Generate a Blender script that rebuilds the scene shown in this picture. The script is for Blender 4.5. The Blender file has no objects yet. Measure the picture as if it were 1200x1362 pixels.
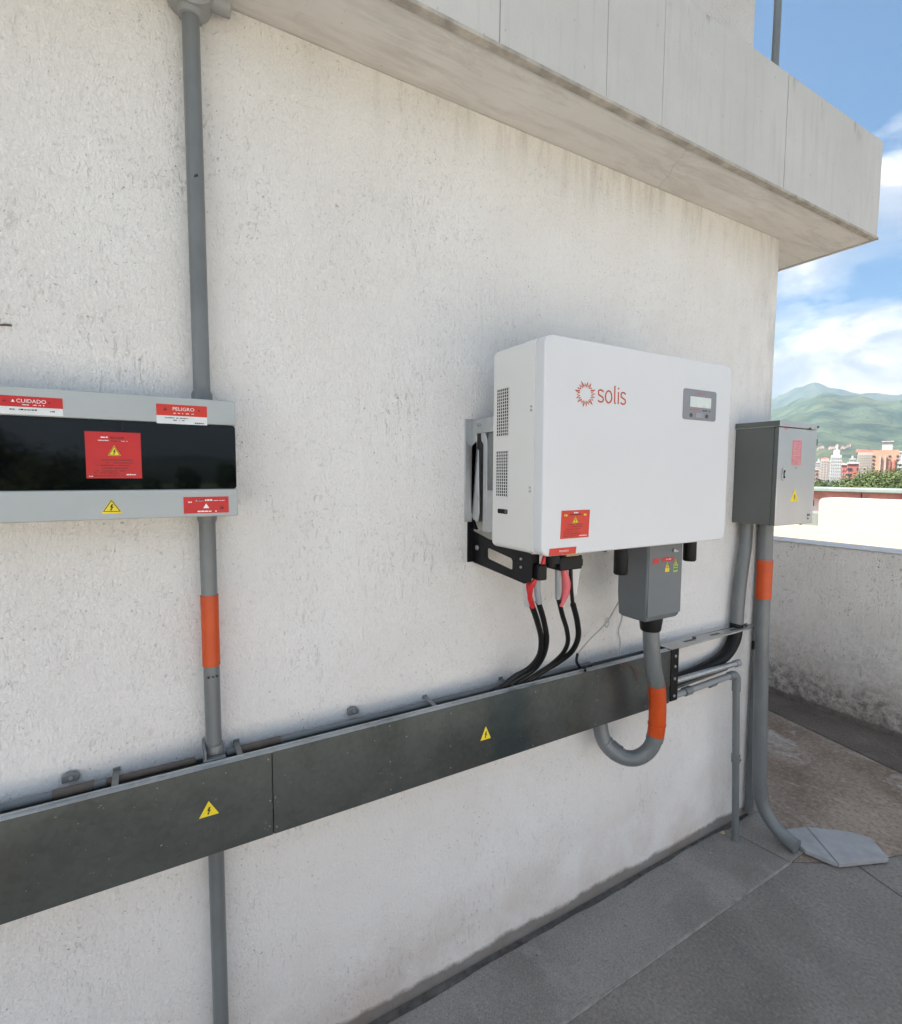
import bpy, math, random
from mathutils import Vector, Matrix, noise
random.seed(7)
R = math.radians
SC = bpy.context.scene
COL = SC.collection

# ------------------------------------------------------------------ camera, sky, sun, exposure
CAM = Vector((0, -1.25, 1.51))
yaw, pitch, roll = R(30.07), R(-4.28), R(0.286)
f = Vector((math.sin(yaw) * math.cos(pitch), math.cos(yaw) * math.cos(pitch), math.sin(pitch)))
r0 = Vector((math.cos(yaw), -math.sin(yaw), 0)); u0 = r0.cross(f)
rv = r0 * math.cos(roll) + u0 * math.sin(roll); uv = u0 * math.cos(roll) - r0 * math.sin(roll)
cd = bpy.data.cameras.new('camera'); cam = bpy.data.objects.new('camera', cd); COL.objects.link(cam)
cam.matrix_world = Matrix(((rv.x, uv.x, -f.x, CAM.x), (rv.y, uv.y, -f.y, CAM.y), (rv.z, uv.z, -f.z, CAM.z), (0, 0, 0, 1)))
cd.sensor_fit = 'HORIZONTAL'; cd.sensor_width = 36; cd.lens = 687.8 / 1200 * 36
cd.clip_start = 0.02; cd.clip_end = 40000
SC.camera = cam

SUN_AZ, SUN_EL = R(-53), R(54)          # azimuth from +Y towards +X
SUNDIR = Vector((math.sin(SUN_AZ) * math.cos(SUN_EL), math.cos(SUN_AZ) * math.cos(SUN_EL), math.sin(SUN_EL)))
W = bpy.data.worlds.new('World'); SC.world = W; W.use_nodes = True
nt = W.node_tree; nt.nodes.clear()
def N(nt, t, **k):
    n = nt.nodes.new(t)
    for a, b in k.items():
        if a.startswith('i_'):
            key = a[2:]
            n.inputs[int(key) if key.isdigit() else key.replace('_', ' ')].default_value = b
        else: setattr(n, a, b)
    return n
def L(nt, a, b): nt.links.new(a, b)
def MATH(nt, op, a, b=None, c=None, clamp=False):
    n = nt.nodes.new('ShaderNodeMath'); n.operation = op; n.use_clamp = clamp
    for i, v in enumerate((a, b, c)):
        if v is None: continue
        if hasattr(v, 'links'): nt.links.new(v, n.inputs[i])
        else: n.inputs[i].default_value = v
    return n.outputs[0]
def MIX(nt, fac, a, b, blend='MIX'):
    n = nt.nodes.new('ShaderNodeMix'); n.data_type = 'RGBA'; n.blend_type = blend
    for i, v in ((0, fac), (6, a), (7, b)):
        if hasattr(v, 'links'): nt.links.new(v, n.inputs[i])
        else: n.inputs[i].default_value = (v if i == 0 else (*v, 1) if len(v) == 3 else v)
    return n.outputs[2]
def RAMP(nt, fac, stops):
    n = nt.nodes.new('ShaderNodeValToRGB'); e = n.color_ramp.elements
    while len(e) > 1: e.remove(e[-1])
    e[0].position = stops[0][0]; c = stops[0][1]; e[0].color = (c, c, c, 1) if not hasattr(c, '__len__') else (*c, 1)
    for p, c in stops[1:]:
        q = e.new(p); q.color = (c, c, c, 1) if not hasattr(c, '__len__') else (*c, 1)
    nt.links.new(fac, n.inputs[0]); return n.outputs[0]
def NOISE(nt, vec, scale, detail=4, rough=.55, dist=0.0, out=0):
    n = nt.nodes.new('ShaderNodeTexNoise')
    n.inputs['Scale'].default_value = scale; n.inputs['Detail'].default_value = detail
    n.inputs['Roughness'].default_value = rough; n.inputs['Distortion'].default_value = dist
    if vec is not None: nt.links.new(vec, n.inputs['Vector'])
    return n.outputs[out]
def MAPPING(nt, vec, scale=(1, 1, 1), rot=(0, 0, 0), loc=(0, 0, 0)):
    n = nt.nodes.new('ShaderNodeMapping'); nt.links.new(vec, n.inputs[0])
    n.inputs['Location'].default_value = loc; n.inputs['Rotation'].default_value = rot; n.inputs['Scale'].default_value = scale
    return n.outputs[0]

sky = N(nt, 'ShaderNodeTexSky', sky_type='NISHITA', sun_disc=False, sun_elevation=SUN_EL, sun_rotation=SUN_AZ)
sky.altitude = 2500; sky.air_density = 1.0; sky.dust_density = 0.15; sky.ozone_density = 1.4
hs0 = N(nt, 'ShaderNodeHueSaturation'); hs0.inputs['Saturation'].default_value = 2.0; hs0.inputs['Value'].default_value = .58; hs0.inputs['Hue'].default_value = .490; L(nt, sky.outputs[0], hs0.inputs['Color'])
tc = N(nt, 'ShaderNodeTexCoord'); sep = N(nt, 'ShaderNodeSeparateXYZ'); L(nt, tc.outputs['Generated'], sep.inputs[0])
zc = MATH(nt, 'MAXIMUM', sep.outputs[2], 0.0)
den = MATH(nt, 'ADD', zc, 0.20)
comb = N(nt, 'ShaderNodeCombineXYZ')
L(nt, MATH(nt, 'DIVIDE', sep.outputs[0], den), comb.inputs[0]); L(nt, MATH(nt, 'DIVIDE', sep.outputs[1], den), comb.inputs[1])
L(nt, MATH(nt, 'MULTIPLY', zc, 3.4), comb.inputs[2])
cv = MAPPING(nt, comb.outputs[0], loc=(1.2, 4.4, 0.0))
n1 = NOISE(nt, cv, 1.0, 9, .56, .25)
# more cloud towards the horizon all the way round
cover = MATH(nt, 'ADD', n1, MATH(nt, 'MULTIPLY', MATH(nt, 'SUBTRACT', 0.62, zc, clamp=True), 0.36))
cmask = RAMP(nt, cover, [(.515, 0.0), (.57, .40), (.63, .88), (.72, 1.0)])
n2 = NOISE(nt, MAPPING(nt, tc.outputs['Generated'], loc=(5.1, 3.3, .0), scale=(1, 1, 2.6)), 3.6, 8, .58, .5)
# undersides show, so clouds grow greyer, towards the horizon
n2 = MATH(nt, 'SUBTRACT', n2, MATH(nt, 'MULTIPLY', MATH(nt, 'SUBTRACT', 1.0, MATH(nt, 'MULTIPLY', zc, 2.8), clamp=True), .085))
ccol = RAMP(nt, n2, [(.36, (1.7, 1.95, 2.4)), (.45, (2.6, 2.75, 3.05)), (.53, (5.4, 5.05, 4.6)), (.63, (9.8, 8.8, 7.5))])
mixed = MIX(nt, cmask, hs0.outputs[0], ccol)
bg = N(nt, 'ShaderNodeBackground'); bg.inputs[1].default_value = 0.085
L(nt, mixed, bg.inputs[0])
wo = N(nt, 'ShaderNodeOutputWorld'); L(nt, bg.outputs[0], wo.inputs[0])

sl = bpy.data.lights.new('sun', 'SUN'); so = bpy.data.objects.new('sun', sl); COL.objects.link(so)
sl.energy = 4.6; sl.angle = R(0.53); sl.color = (1, .95, .87)
so.rotation_euler = SUNDIR.to_track_quat('Z', 'Y').to_euler()
SC.view_settings.view_transform = 'Standard'; SC.view_settings.look = 'None'
SC.view_settings.gamma = 1; SC.view_settings.use_curve_mapping = False
SC.view_settings.exposure = 1.9
SC.cycles.max_bounces = 8; SC.cycles.diffuse_bounces = 5; SC.cycles.volume_bounces = 1
SC.cycles.use_denoising = True

# ------------------------------------------------------------------ materials
def newmat(name):
    m = bpy.data.materials.new(name); m.use_nodes = True
    nt = m.node_tree; b = nt.nodes['Principled BSDF']
    g = N(nt, 'ShaderNodeNewGeometry')
    return m, nt, b, g.outputs['Position']
def M(name, col, rough=.5, metal=0.0, var=.12, vscale=6., bump=0.0, bscale=150., spec=.5, speck=0.0, spcol=(.6, .6, .6), rvar=.12):
    m, nt, b, pos = newmat(name)
    n = NOISE(nt, pos, vscale, 5, .6)
    dark = tuple(c * (1 - var) for c in col); lite = tuple(min(1, c * (1 + var)) for c in col)
    c = MIX(nt, RAMP(nt, n, [(.3, 0.), (.7, 1.)]), dark, lite)
    if speck:
        s = RAMP(nt, NOISE(nt, pos, 260, 2, .5), [(1 - .34 * speck - .02, 0.), (1 - .34 * speck + .04, 1.)])
        c = MIX(nt, s, c, spcol)
    L(nt, c, b.inputs['Base Color'])
    b.inputs['Metallic'].default_value = metal; b.inputs['Specular IOR Level'].default_value = spec
    rr = MATH(nt, 'MULTIPLY_ADD', NOISE(nt, pos, vscale * 3, 4, .6), rvar * 2, rough - rvar)
    L(nt, rr, b.inputs['Roughness'])
    if bump:
        bn = N(nt, 'ShaderNodeBump'); bn.inputs['Distance'].default_value = bump; bn.inputs['Strength'].default_value = 1
        L(nt, NOISE(nt, pos, bscale, 4, .6), bn.inputs['Height']); L(nt, bn.outputs[0], b.inputs['Normal'])
    return m

def stucco(name, a, bcol, grime, pits=.5, bumpd=.0038, basestain=True, top_grime_shade=False, k=1.0, grime_h=0):
    m, nt, b, pos = newmat(name)
    sx = N(nt, 'ShaderNodeSeparateXYZ'); L(nt, pos, sx.inputs[0]); X, Yy, Z = sx.outputs
    big = NOISE(nt, pos, 1.7, 5, .6, .3)
    c = MIX(nt, RAMP(nt, big, [(.35, 0.), (.68, 1.)]), a, bcol)
    # trowel drags: stretched noise running down and slightly left
    dr = MAPPING(nt, pos, scale=(1, 1, .22), rot=(0, R(22), 0))
    warp = MAPPING(nt, dr, scale=(1, 1, 1))
    drag = NOISE(nt, warp, 95 * k, 4, .62, 1.1)
    fine = NOISE(nt, pos, 240, 3, .6, .6)
    worm = NOISE(nt, MAPPING(nt, pos, scale=(1, 1, .55), rot=(0, R(-35), 0)), 105 * k, 3, .5, 1.6)
    dragmask = RAMP(nt, NOISE(nt, pos, 2.1, 3, .5), [(.46, 0.), (.62, 1.)])
    pit = RAMP(nt, worm, [(.325, 1.), (.385, 0.)])
    pitd = RAMP(nt, drag, [(.34, 1.), (.40, 0.)])
    pm = MATH(nt, 'MAXIMUM', MATH(nt, 'MULTIPLY', pit, .8), MATH(nt, 'MULTIPLY', pitd, dragmask))
    sparse = RAMP(nt, NOISE(nt, pos, 4, 5, .7), [(.42, .22), (.66, 1.)])
    pm = MATH(nt, 'MULTIPLY', pm, sparse)
    c = MIX(nt, MATH(nt, 'MULTIPLY', pm, pits), c, grime)
    gr = NOISE(nt, MAPPING(nt, pos, scale=(1, 1, .6), rot=(0, R(25), 0)), 185 * k, 5, .68, .7)
    c = MIX(nt, MATH(nt, 'MULTIPLY', RAMP(nt, gr, [(.36, 1.), (.50, 0.)]), MATH(nt, 'MULTIPLY', RAMP(nt, NOISE(nt, pos, 3.1, 4, .65), [(.40, .06), (.66, 1.)]), .24)), c, tuple(q * .62 for q in a))
    gb = NOISE(nt, pos, 3.4, 3, .6)
    # small dark specks, clustered
    spk = RAMP(nt, NOISE(nt, pos, 120 * k, 2, .5), [(.29, 1.), (.33, 0.)])
    c = MIX(nt, MATH(nt, 'MULTIPLY', MATH(nt, 'MULTIPLY', spk, sparse), .9), c, tuple(q * .55 for q in grime))
    if basestain:
        pass
    if basestain:
        low = MATH(nt, 'MULTIPLY', RAMP(nt, Z, [(.0, 1.), (.10, .7), (.36, 0.)]), RAMP(nt, NOISE(nt, pos, 3.2, 5, .65), [(.40, 0.), (.62, 1.)]))
        c = MIX(nt, MATH(nt, 'MULTIPLY', low, .55), c, (.50, .375, .29))
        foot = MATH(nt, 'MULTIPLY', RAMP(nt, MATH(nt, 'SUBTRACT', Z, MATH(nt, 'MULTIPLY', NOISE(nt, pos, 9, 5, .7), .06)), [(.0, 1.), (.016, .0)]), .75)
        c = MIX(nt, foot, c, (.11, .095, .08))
    if grime_h:
        gm = MATH(nt, 'MULTIPLY', RAMP(nt, MATH(nt, 'SUBTRACT', Z, MATH(nt, 'MULTIPLY', NOISE(nt, pos, 2.5, 5, .6), .25)), [(-.0, 1.), (.12, .55), (grime_h, 0.)]), RAMP(nt, NOISE(nt, pos, 30, 5, .7), [(.35, .35), (.62, 1.)]))
        c = MIX(nt, MATH(nt, 'MULTIPLY', gm, .85), c, (.115, .10, .085))
        dr2 = MATH(nt, 'MULTIPLY', RAMP(nt, NOISE(nt, MAPPING(nt, pos, scale=(1, 1, .12)), 5, 5, .7), [(.56, 0.), (.7, 1.)]), RAMP(nt, Z, [(.3, 0.), (1.0, 1.)]))
        c = MIX(nt, MATH(nt, 'MULTIPLY', dr2, .15), c, (.2, .18, .155))
    if top_grime_shade:
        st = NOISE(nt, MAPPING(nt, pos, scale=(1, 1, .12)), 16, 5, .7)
        grime_shade = MATH(nt, 'MULTIPLY', RAMP(nt, MATH(nt, 'SUBTRACT', 2.49, Z), [(.0, 1.), (.09, .45), (.20, 0.)]), RAMP(nt, st, [(.47, 0.), (.68, 1.)]))
        grime_shade = MATH(nt, 'MULTIPLY', grime_shade, RAMP(nt, X, [(.2, .3), (.9, 1.)]))
        c = MIX(nt, MATH(nt, 'MULTIPLY', grime_shade, .45), c, (.27, .25, .205))  # grime runs, deepened in colour to stand for the eave's shade too
        # weathering on the free corner of the wall
        cor = MATH(nt, 'MULTIPLY', RAMP(nt, MATH(nt, 'SUBTRACT', 2.3, X), [(.0, .9), (.12, .3), (.45, 0.)]), RAMP(nt, NOISE(nt, MAPPING(nt, pos, scale=(1, 1, .3)), 14, 5, .7), [(.4, 0.), (.7, 1.)]))
        c = MIX(nt, MATH(nt, 'MULTIPLY', cor, .5), c, (.30, .26, .22))
    L(nt, c, b.inputs['Base Color']); b.inputs['Roughness'].default_value = .9; b.inputs['Specular IOR Level'].default_value = .2
    # long shallow sweeps of the trowel
    sweep = NOISE(nt, MAPPING(nt, pos, scale=(1, 1, .10), rot=(0, R(28), 0)), 26, 4, .6, .5)
    sw_m = RAMP(nt, NOISE(nt, pos, 1.3, 3, .5), [(.44, 0.), (.6, 1.)])
    h = MATH(nt, 'ADD', MATH(nt, 'MULTIPLY', fine, .25), MATH(nt, 'MULTIPLY', NOISE(nt, pos, 60, 4, .6), .75)); h = MATH(nt, 'ADD', h, MATH(nt, 'MULTIPLY', gr, 1.4)); h = MATH(nt, 'ADD', h, MATH(nt, 'MULTIPLY', MATH(nt, 'MULTIPLY', sweep, sw_m), 2.0))
    h = MATH(nt, 'SUBTRACT', h, MATH(nt, 'MULTIPLY', pm, .55))
    h = MATH(nt, 'ADD', h, MATH(nt, 'MULTIPLY', MATH(nt, 'MULTIPLY', drag, dragmask), .35))
    bn = N(nt, 'ShaderNodeBump'); bn.inputs['Distance'].default_value = bumpd; bn.inputs['Strength'].default_value = 1
    L(nt, h, bn.inputs['Height']); L(nt, bn.outputs[0], b.inputs['Normal'])
    return m

def painted_concrete(name, a, bcol, streak, axis, edge=None):
    m, nt, b, pos = newmat(name)
    sx = N(nt, 'ShaderNodeSeparateXYZ'); L(nt, pos, sx.inputs[0]); X, Yy, Z = sx.outputs
    c = MIX(nt, RAMP(nt, NOISE(nt, pos, 2.2, 5, .6), [(.32, 0.), (.68, 1.)]), a, bcol)
    sc = (1, 1, .07) if axis == 'z' else (.10, 1, 1)
    s = NOISE(nt, MAPPING(nt, pos, scale=sc), 34, 5, .65, .3)
    c = MIX(nt, MATH(nt, 'MULTIPLY', RAMP(nt, s, [(.52, 0.), (.74, 1.)]), .55), c, streak)
    if axis == 'x':
        s2 = NOISE(nt, MAPPING(nt, pos, scale=(.22, 1, 1), rot=(0, 0, R(-3))), 11, 6, .7, .9)
        c = MIX(nt, MATH(nt, 'MULTIPLY', RAMP(nt, s2, [(.50, 0.), (.60, .6), (.63, .1), (.72, .5)]), .4), c, tuple(q * .7 for q in streak))
    spk = RAMP(nt, NOISE(nt, MAPPING(nt, pos, scale=(1, 1, .6)), 75, 3, .6), [(.25, 1.), (.31, 0.)])
    c = MIX(nt, MATH(nt, 'MULTIPLY', spk, .45), c, (.2, .17, .14))
    if edge:
        e = MATH(nt, 'MULTIPLY', RAMP(nt, MATH(nt, 'SUBTRACT', edge, Z), [(.0, 1.), (.035, .5), (.09, 0.)]), RAMP(nt, NOISE(nt, MAPPING(nt, pos, scale=(1, 1, .35)), 13, 3, .6), [(.60, 0.), (.70, 1.)]))
        c = MIX(nt, MATH(nt, 'MULTIPLY', e, .8), c, (.16, .11, .07))
    L(nt, c, b.inputs['Base Color']); b.inputs['Roughness'].default_value = .8; b.inputs['Specular IOR Level'].default_value = .25
    bn = N(nt, 'ShaderNodeBump'); bn.inputs['Distance'].default_value = .0012; bn.inputs['Strength'].default_value = 1
    L(nt, MATH(nt, 'ADD', NOISE(nt, pos, 130, 5, .65), MATH(nt, 'MULTIPLY', s, .6)), bn.inputs['Height']); L(nt, bn.outputs[0], b.inputs['Normal'])
    return m

def floor_mat(name, a, bcol, patch, patchamt, grain, bumpd):
    m, nt, b, pos = newmat(name)
    c = MIX(nt, RAMP(nt, NOISE(nt, pos, 2.4, 6, .62, .4), [(.34, 0.), (.66, 1.)]), a, bcol)
    p = NOISE(nt, MAPPING(nt, pos, rot=(0, 0, R(35)), scale=(1, .5, 1)), 5.5, 7, .68, .8)
    c = MIX(nt, MATH(nt, 'MULTIPLY', RAMP(nt, p, [(.52, 0.), (.66, 1.)]), patchamt), c, patch)
    g = NOISE(nt, pos, grain, 3, .7)
    c = MIX(nt, MATH(nt, 'MULTIPLY', RAMP(nt, g, [(.35, 1.), (.5, 0.)]), .42), c, tuple(q * .50 for q in a))
    c = MIX(nt, MATH(nt, 'MULTIPLY', RAMP(nt, g, [(.56, 0.), (.70, 1.)]), .28), c, tuple(min(1, q * 1.9) for q in bcol))
    L(nt, c, b.inputs['Base Color']); b.inputs['Roughness'].default_value = .85; b.inputs['Specular IOR Level'].default_value = .3
    bn = N(nt, 'ShaderNodeBump'); bn.inputs['Distance'].default_value = bumpd; bn.inputs['Strength'].default_value = 1
    L(nt, MATH(nt, 'ADD', g, MATH(nt, 'MULTIPLY', p, .8)), bn.inputs['Height']); L(nt, bn.outputs[0], b.inputs['Normal'])
    return m

def galvanised(name, col, rough=.42, metal=.75, stain=None):
    m, nt, b, pos = newmat(name)
    v = N(nt, 'ShaderNodeTexVoronoi'); v.inputs['Scale'].default_value = 90; L(nt, MAPPING(nt, pos, scale=(1, 1, 1)), v.inputs['Vector'])
    c = MIX(nt, RAMP(nt, v.outputs['Color'], [(.2, 0.), (.8, 1.)]), tuple(q * .93 for q in col), tuple(q * 1.07 for q in col))
    big = NOISE(nt, pos, 3.3, 6, .65, .5)
    c = MIX(nt, MATH(nt, 'MULTIPLY', RAMP(nt, big, [(.42, 0.), (.68, 1.)]), .4), c, tuple(q * 1.9 for q in col))
    c = MIX(nt, MATH(nt, 'MULTIPLY', RAMP(nt, NOISE(nt, pos, 5.1, 5, .6), [(.55, 0.), (.75, 1.)]), .4), c, (col[0] * 1.35, col[1] * 1.0, col[2] * .75))
    sp = RAMP(nt, NOISE(nt, pos, 170, 2, .5), [(.73, 0.), (.77, 1.)])
    c = MIX(nt, MATH(nt, 'MULTIPLY', sp, .6), c, (.5, .5, .48))
    if stain:
        sx = N(nt, 'ShaderNodeSeparateXYZ'); L(nt, pos, sx.inputs[0])
        wob = MATH(nt, 'MULTIPLY', MATH(nt, 'SUBTRACT', NOISE(nt, pos, 12, 4, .6), .5), .14)
        d = MATH(nt, 'ABSOLUTE', MATH(nt, 'SUBTRACT', MATH(nt, 'ADD', sx.outputs[0], wob), stain))
        c = MIX(nt, MATH(nt, 'MULTIPLY', RAMP(nt, d, [(.0, .75), (.045, .6), (.085, 0.)]), .8), c, (.028, .05, .062))
    L(nt, c, b.inputs['Base Color']); b.inputs['Metallic'].default_value = metal
    L(nt, MATH(nt, 'MULTIPLY_ADD', big, .5, rough - .18), b.inputs['Roughness'])
    bn = N(nt, 'ShaderNodeBump'); bn.inputs['Distance'].default_value = .0006; bn.inputs['Strength'].default_value = .6
    L(nt, MATH(nt, 'ADD', NOISE(nt, pos, 5, 2, .5), MATH(nt, 'MULTIPLY', NOISE(nt, pos, 300, 2, .5), .06)), bn.inputs['Height']); L(nt, bn.outputs[0], b.inputs['Normal'])
    return m

m_wall = stucco('white_stucco', (.80, .765, .735), (.87, .85, .83), (.46, .42, .385), pits=.5, top_grime_shade=True)
m_parapet = stucco('parapet_render', (.78, .73, .67), (.87, .82, .76), (.12, .10, .085), pits=.65, bumpd=.006, k=.5, grime_h=.62)
m_tower = stucco('tower_stucco', (.62, .58, .56), (.68, .65, .63), (.38, .33, .30), pits=.25)
m_fascia = painted_concrete('fascia_paint', (.47, .46, .445), (.54, .53, .515), (.40, .38, .355), 'z', edge=2.87)
m_soffit = painted_concrete('soffit_paint', (.56, .54, .515), (.66, .64, .615), (.42, .385, .345), 'x')
m_drip = M('drip_edge', (.36, .33, .29), .85, var=.35, vscale=18)
m_strip = floor_mat('smooth_screed', (.19, .175, .155), (.28, .26, .235), (.33, .315, .295), .5, 190, .0010)
m_floor = floor_mat('rough_screed', (.165, .150, .132), (.235, .215, .19), (.27, .255, .235), .5, 92, .0048)
m_floor2 = floor_mat('stained_screed', (.17, .122, .09), (.33, .262, .205), (.44, .40, .36), .9, 46, .010)
m_margin = floor_mat('margin_screed', (.085, .068, .055), (.145, .12, .098), (.22, .19, .16), .45, 80, .005)
m_gap = M('dark_joint', (.03, .027, .024), .95, var=.4, vscale=30)
m_tile = M('paving_tile_grey', (.30, .30, .30), .75, var=.14, vscale=14, bump=.0005, bscale=250)
m_pvc = M('grey_conduit', (.150, .160, .163), .33, var=.15, vscale=7, bump=.0003, bscale=30)
m_scuff = M('dark_scuff', (.03, .03, .03), .8, var=.4)
m_pvcl = M('grey_conduit_light', (.27, .275, .275), .5, var=.10, vscale=7)
m_orange = M('orange_band', (.54, .062, .003), .42, var=.14, vscale=9, bump=.0008, bscale=26)
m_tray = galvanised('dark_galvanised', (.082, .092, .092), .30, .74, stain=.875)
m_galv = galvanised('bright_galvanised', (.42, .43, .43), .38, .8)
m_galvd = galvanised('dull_galvanised', (.22, .225, .22), .5, .7)
m_rust = M('brown_conduit', (.12, .095, .075), .7, var=.3, vscale=20)
m_white = M('white_powder_coat', (.635, .635, .65), .38, var=.02, vscale=3, bump=.00006, bscale=900, spec=.45, rvar=.05)
m_whites = M('white_side_coat', (.68, .67, .645), .42, var=.025, vscale=3, bump=.00006, bscale=900, rvar=.05)
m_black = M('black_plastic', (.008, .008, .009), .5, var=.2, vscale=12, spec=.25)
m_blackm = M('black_bracket_paint', (.007, .007, .008), .42, var=.2, vscale=10, spec=.22)
m_alu = M('cast_aluminium', (.50, .51, .52), .42, .75, var=.14, vscale=12)
m_dark = M('dark_heat_sink', (.09, .095, .10), .5, .4, var=.2, vscale=8)
m_hole = M('dark_hole', (.006, .006, .006), .9, var=.1)
m_panel = M('panel_grey_coat', (.385, .41, .41), .40, var=.05, vscale=5, spec=.5, rvar=.06)
m_glass = M('smoked_window', (.002, .002, .003), .04, var=.1, spec=.38, rvar=.012)
m_redst = M('red_sticker', (.50, .012, .013), .42, var=.08, vscale=25)
m_redst2 = M('orange_red_sticker', (.56, .028, .012), .42, var=.06, vscale=25)
m_pink = M('faded_pink_sticker', (.62, .22, .25), .5, var=.14, vscale=40)
m_pinkl = M('faded_print', (.72, .36, .34), .5, var=.1, vscale=40)
m_wht = M('white_print', (.80, .80, .80), .5, var=.03)
m_whtst = M('white_sticker', (.68, .69, .69), .5, var=.06, vscale=30)
m_ink = M('black_print', (.02, .02, .02), .5, var=.1)
m_inkr = M('dark_red_print', (.16, .012, .012), .5, var=.1)
m_yel = M('yellow_sticker', (.80, .62, .02), .42, var=.07, vscale=25)
m_logo = M('orange_red_logo', (.46, .062, .012), .45, var=.05)
m_disp = M('display_grey', (.22, .225, .245), .4, var=.08, vscale=14)
m_lcd = M('lcd_screen', (.62, .66, .63), .3, var=.04)
m_conn = M('connection_box_grey', (.125, .138, .148), .42, var=.08, vscale=6, spec=.5)
m_rubber = M('black_cable', (.008, .008, .008), .42, var=.25, vscale=10, spec=.3)
m_redc = M('red_cable', (.62, .02, .025), .4, var=.12, vscale=14)
m_redf = M('faded_red_sleeve', (.66, .13, .15), .45, var=.12, vscale=18)
m_greys = M('grey_heat_shrink', (.30, .305, .33), .4, var=.15, vscale=20)
m_wire = M('pale_wire', (.42, .42, .41), .5, var=.1, vscale=20)
m_paper = M('white_tag', (.66, .66, .66), .6, var=.05)
m_screw = M('zinc_screw', (.45, .45, .44), .4, .8, var=.1)
m_box = M('enclosure_steel', (.50, .50, .505), .34, .55, var=.06, vscale=4, rvar=.06)
m_box_shade = M('enclosure_side_shade', (.115, .125, .118), .35, .25, var=.10, vscale=4, rvar=.06)  # darker copy of the enclosure steel, painting in its shaded sides
m_pebble = M('pale_pebble', (.45, .36, .24), .8, var=.2, vscale=60)

# ------------------------------------------------------------------ mesh helpers
WL = {}          # world location of every parent
class MB:
    def __init__(s): s.v = []; s.f = []; s.m = []
    def add(s, v, fs, mi=0):
        o = len(s.v); s.v += [Vector(p) for p in v]; s.f += [tuple(i + o for i in q) for q in fs]; s.m += [mi] * len(fs); return s
    def box(s, x0, x1, y0, y1, z0, z1, mi=0):
        v = [(x0, y0, z0), (x1, y0, z0), (x1, y1, z0), (x0, y1, z0), (x0, y0, z1), (x1, y0, z1), (x1, y1, z1), (x0, y1, z1)]
        return s.add(v, [(3, 2, 1, 0), (4, 5, 6, 7), (0, 1, 5, 4), (1, 2, 6, 5), (2, 3, 7, 6), (3, 0, 4, 7)], mi)
    def prism(s, poly, a, b, axis='y', mi=0):
        """poly in the plane normal to axis, extruded from a to b. y: (x,z); x: (y,z); z: (x,y)"""
        n = len(poly)
        mk = {'y': lambda p, t: (p[0], t, p[1]), 'x': lambda p, t: (t, p[0], p[1]), 'z': lambda p, t: (p[0], p[1], t)}[axis]
        v = [mk(p, a) for p in poly] + [mk(p, b) for p in poly]
        fs = [tuple(range(n)), tuple(range(2 * n - 1, n - 1, -1))]
        fs += [(i, i + n, (i + 1) % n + n, (i + 1) % n) for i in range(n)]
        return s.add(v, fs, mi)
    def tube(s, pts, rad, seg=20, smooth=True, caps=True, mi=0, res=8):
        P = [Vector(p) for p in pts]; Rr = rad if isinstance(rad, (list, tuple)) else [rad] * len(P)
        if smooth and len(P) > 2:
            Q = []; RR = []
            for i in range(len(P) - 1):
                p0 = P[max(i - 1, 0)]; p1 = P[i]; p2 = P[i + 1]; p3 = P[min(i + 2, len(P) - 1)]
                for k in range(res):
                    t = k / res
                    Q.append(.5 * ((2 * p1) + (p2 - p0) * t + (2 * p0 - 5 * p1 + 4 * p2 - p3) * t * t + (3 * p1 - p0 - 3 * p2 + p3) * t ** 3))
                    RR.append(Rr[i] * (1 - t) + Rr[i + 1] * t)
            Q.append(P[-1]); RR.append(Rr[-1]); P, Rr = Q, RR
        T = []
        for i in range(len(P)):
            d = (P[min(i + 1, len(P) - 1)] - P[max(i - 1, 0)]); T.append(d.normalized() if d.length > 1e-9 else Vector((0, 0, 1)))
        up = Vector((0, 0, 1)) if abs(T[0].z) < .9 else Vector((1, 0, 0))
        nrm = (up - T[0] * up.dot(T[0])).normalized(); v = []
        for i, p in enumerate(P):
            nrm = (nrm - T[i] * nrm.dot(T[i])).normalized(); b = T[i].cross(nrm)
            for k in range(seg):
                a = 2 * math.pi * k / seg; v.append(p + (nrm * math.cos(a) + b * math.sin(a)) * Rr[i])
        fs = []
        for i in range(len(P) - 1):
            for k in range(seg):
                k2 = (k + 1) % seg; fs.append((i * seg + k, i * seg + k2, (i + 1) * seg + k2, (i + 1) * seg + k))
        if caps:
            fs.append(tuple(range(seg - 1, -1, -1))); fs.append(tuple((len(P) - 1) * seg + k for k in range(seg)))
        return s.add(v, fs, mi)
    def cyl(s, a, b, r, seg=20, mi=0): return s.tube([a, b], r, seg, False, mi=mi)
    def ribbon(s, pts, w, y, th=.0005, mi=0, closed=False):
        """flat stroke of width w in the xz plane, front at y-th"""
        P = [Vector((p[0], p[1])) for p in pts]; n = len(P); Lf = []; Rt = []
        for i in range(n):
            a = P[(i - 1) % n] if (closed or i > 0) else P[i]; c = P[(i + 1) % n] if (closed or i < n - 1) else P[i]
            d = (c - a); d = d.normalized() if d.length > 0 else Vector((1, 0)); q = Vector((-d.y, d.x)) * w / 2
            Lf.append(P[i] + q); Rt.append(P[i] - q)
        v = []; 
        for l, r_ in zip(Lf, Rt): v += [(l.x, y - th, l.y), (r_.x, y - th, r_.y), (l.x, y, l.y), (r_.x, y, r_.y)]
        fs = []
        for i in range(n if closed else n - 1):
            a = 4 * i; b = 4 * ((i + 1) % n)
            fs += [(a, b, b + 1, a + 1), (a, a + 2, b + 2, b), (a + 1, b + 1, b + 3, a + 3)]
        return s.add(v, fs, mi)
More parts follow.
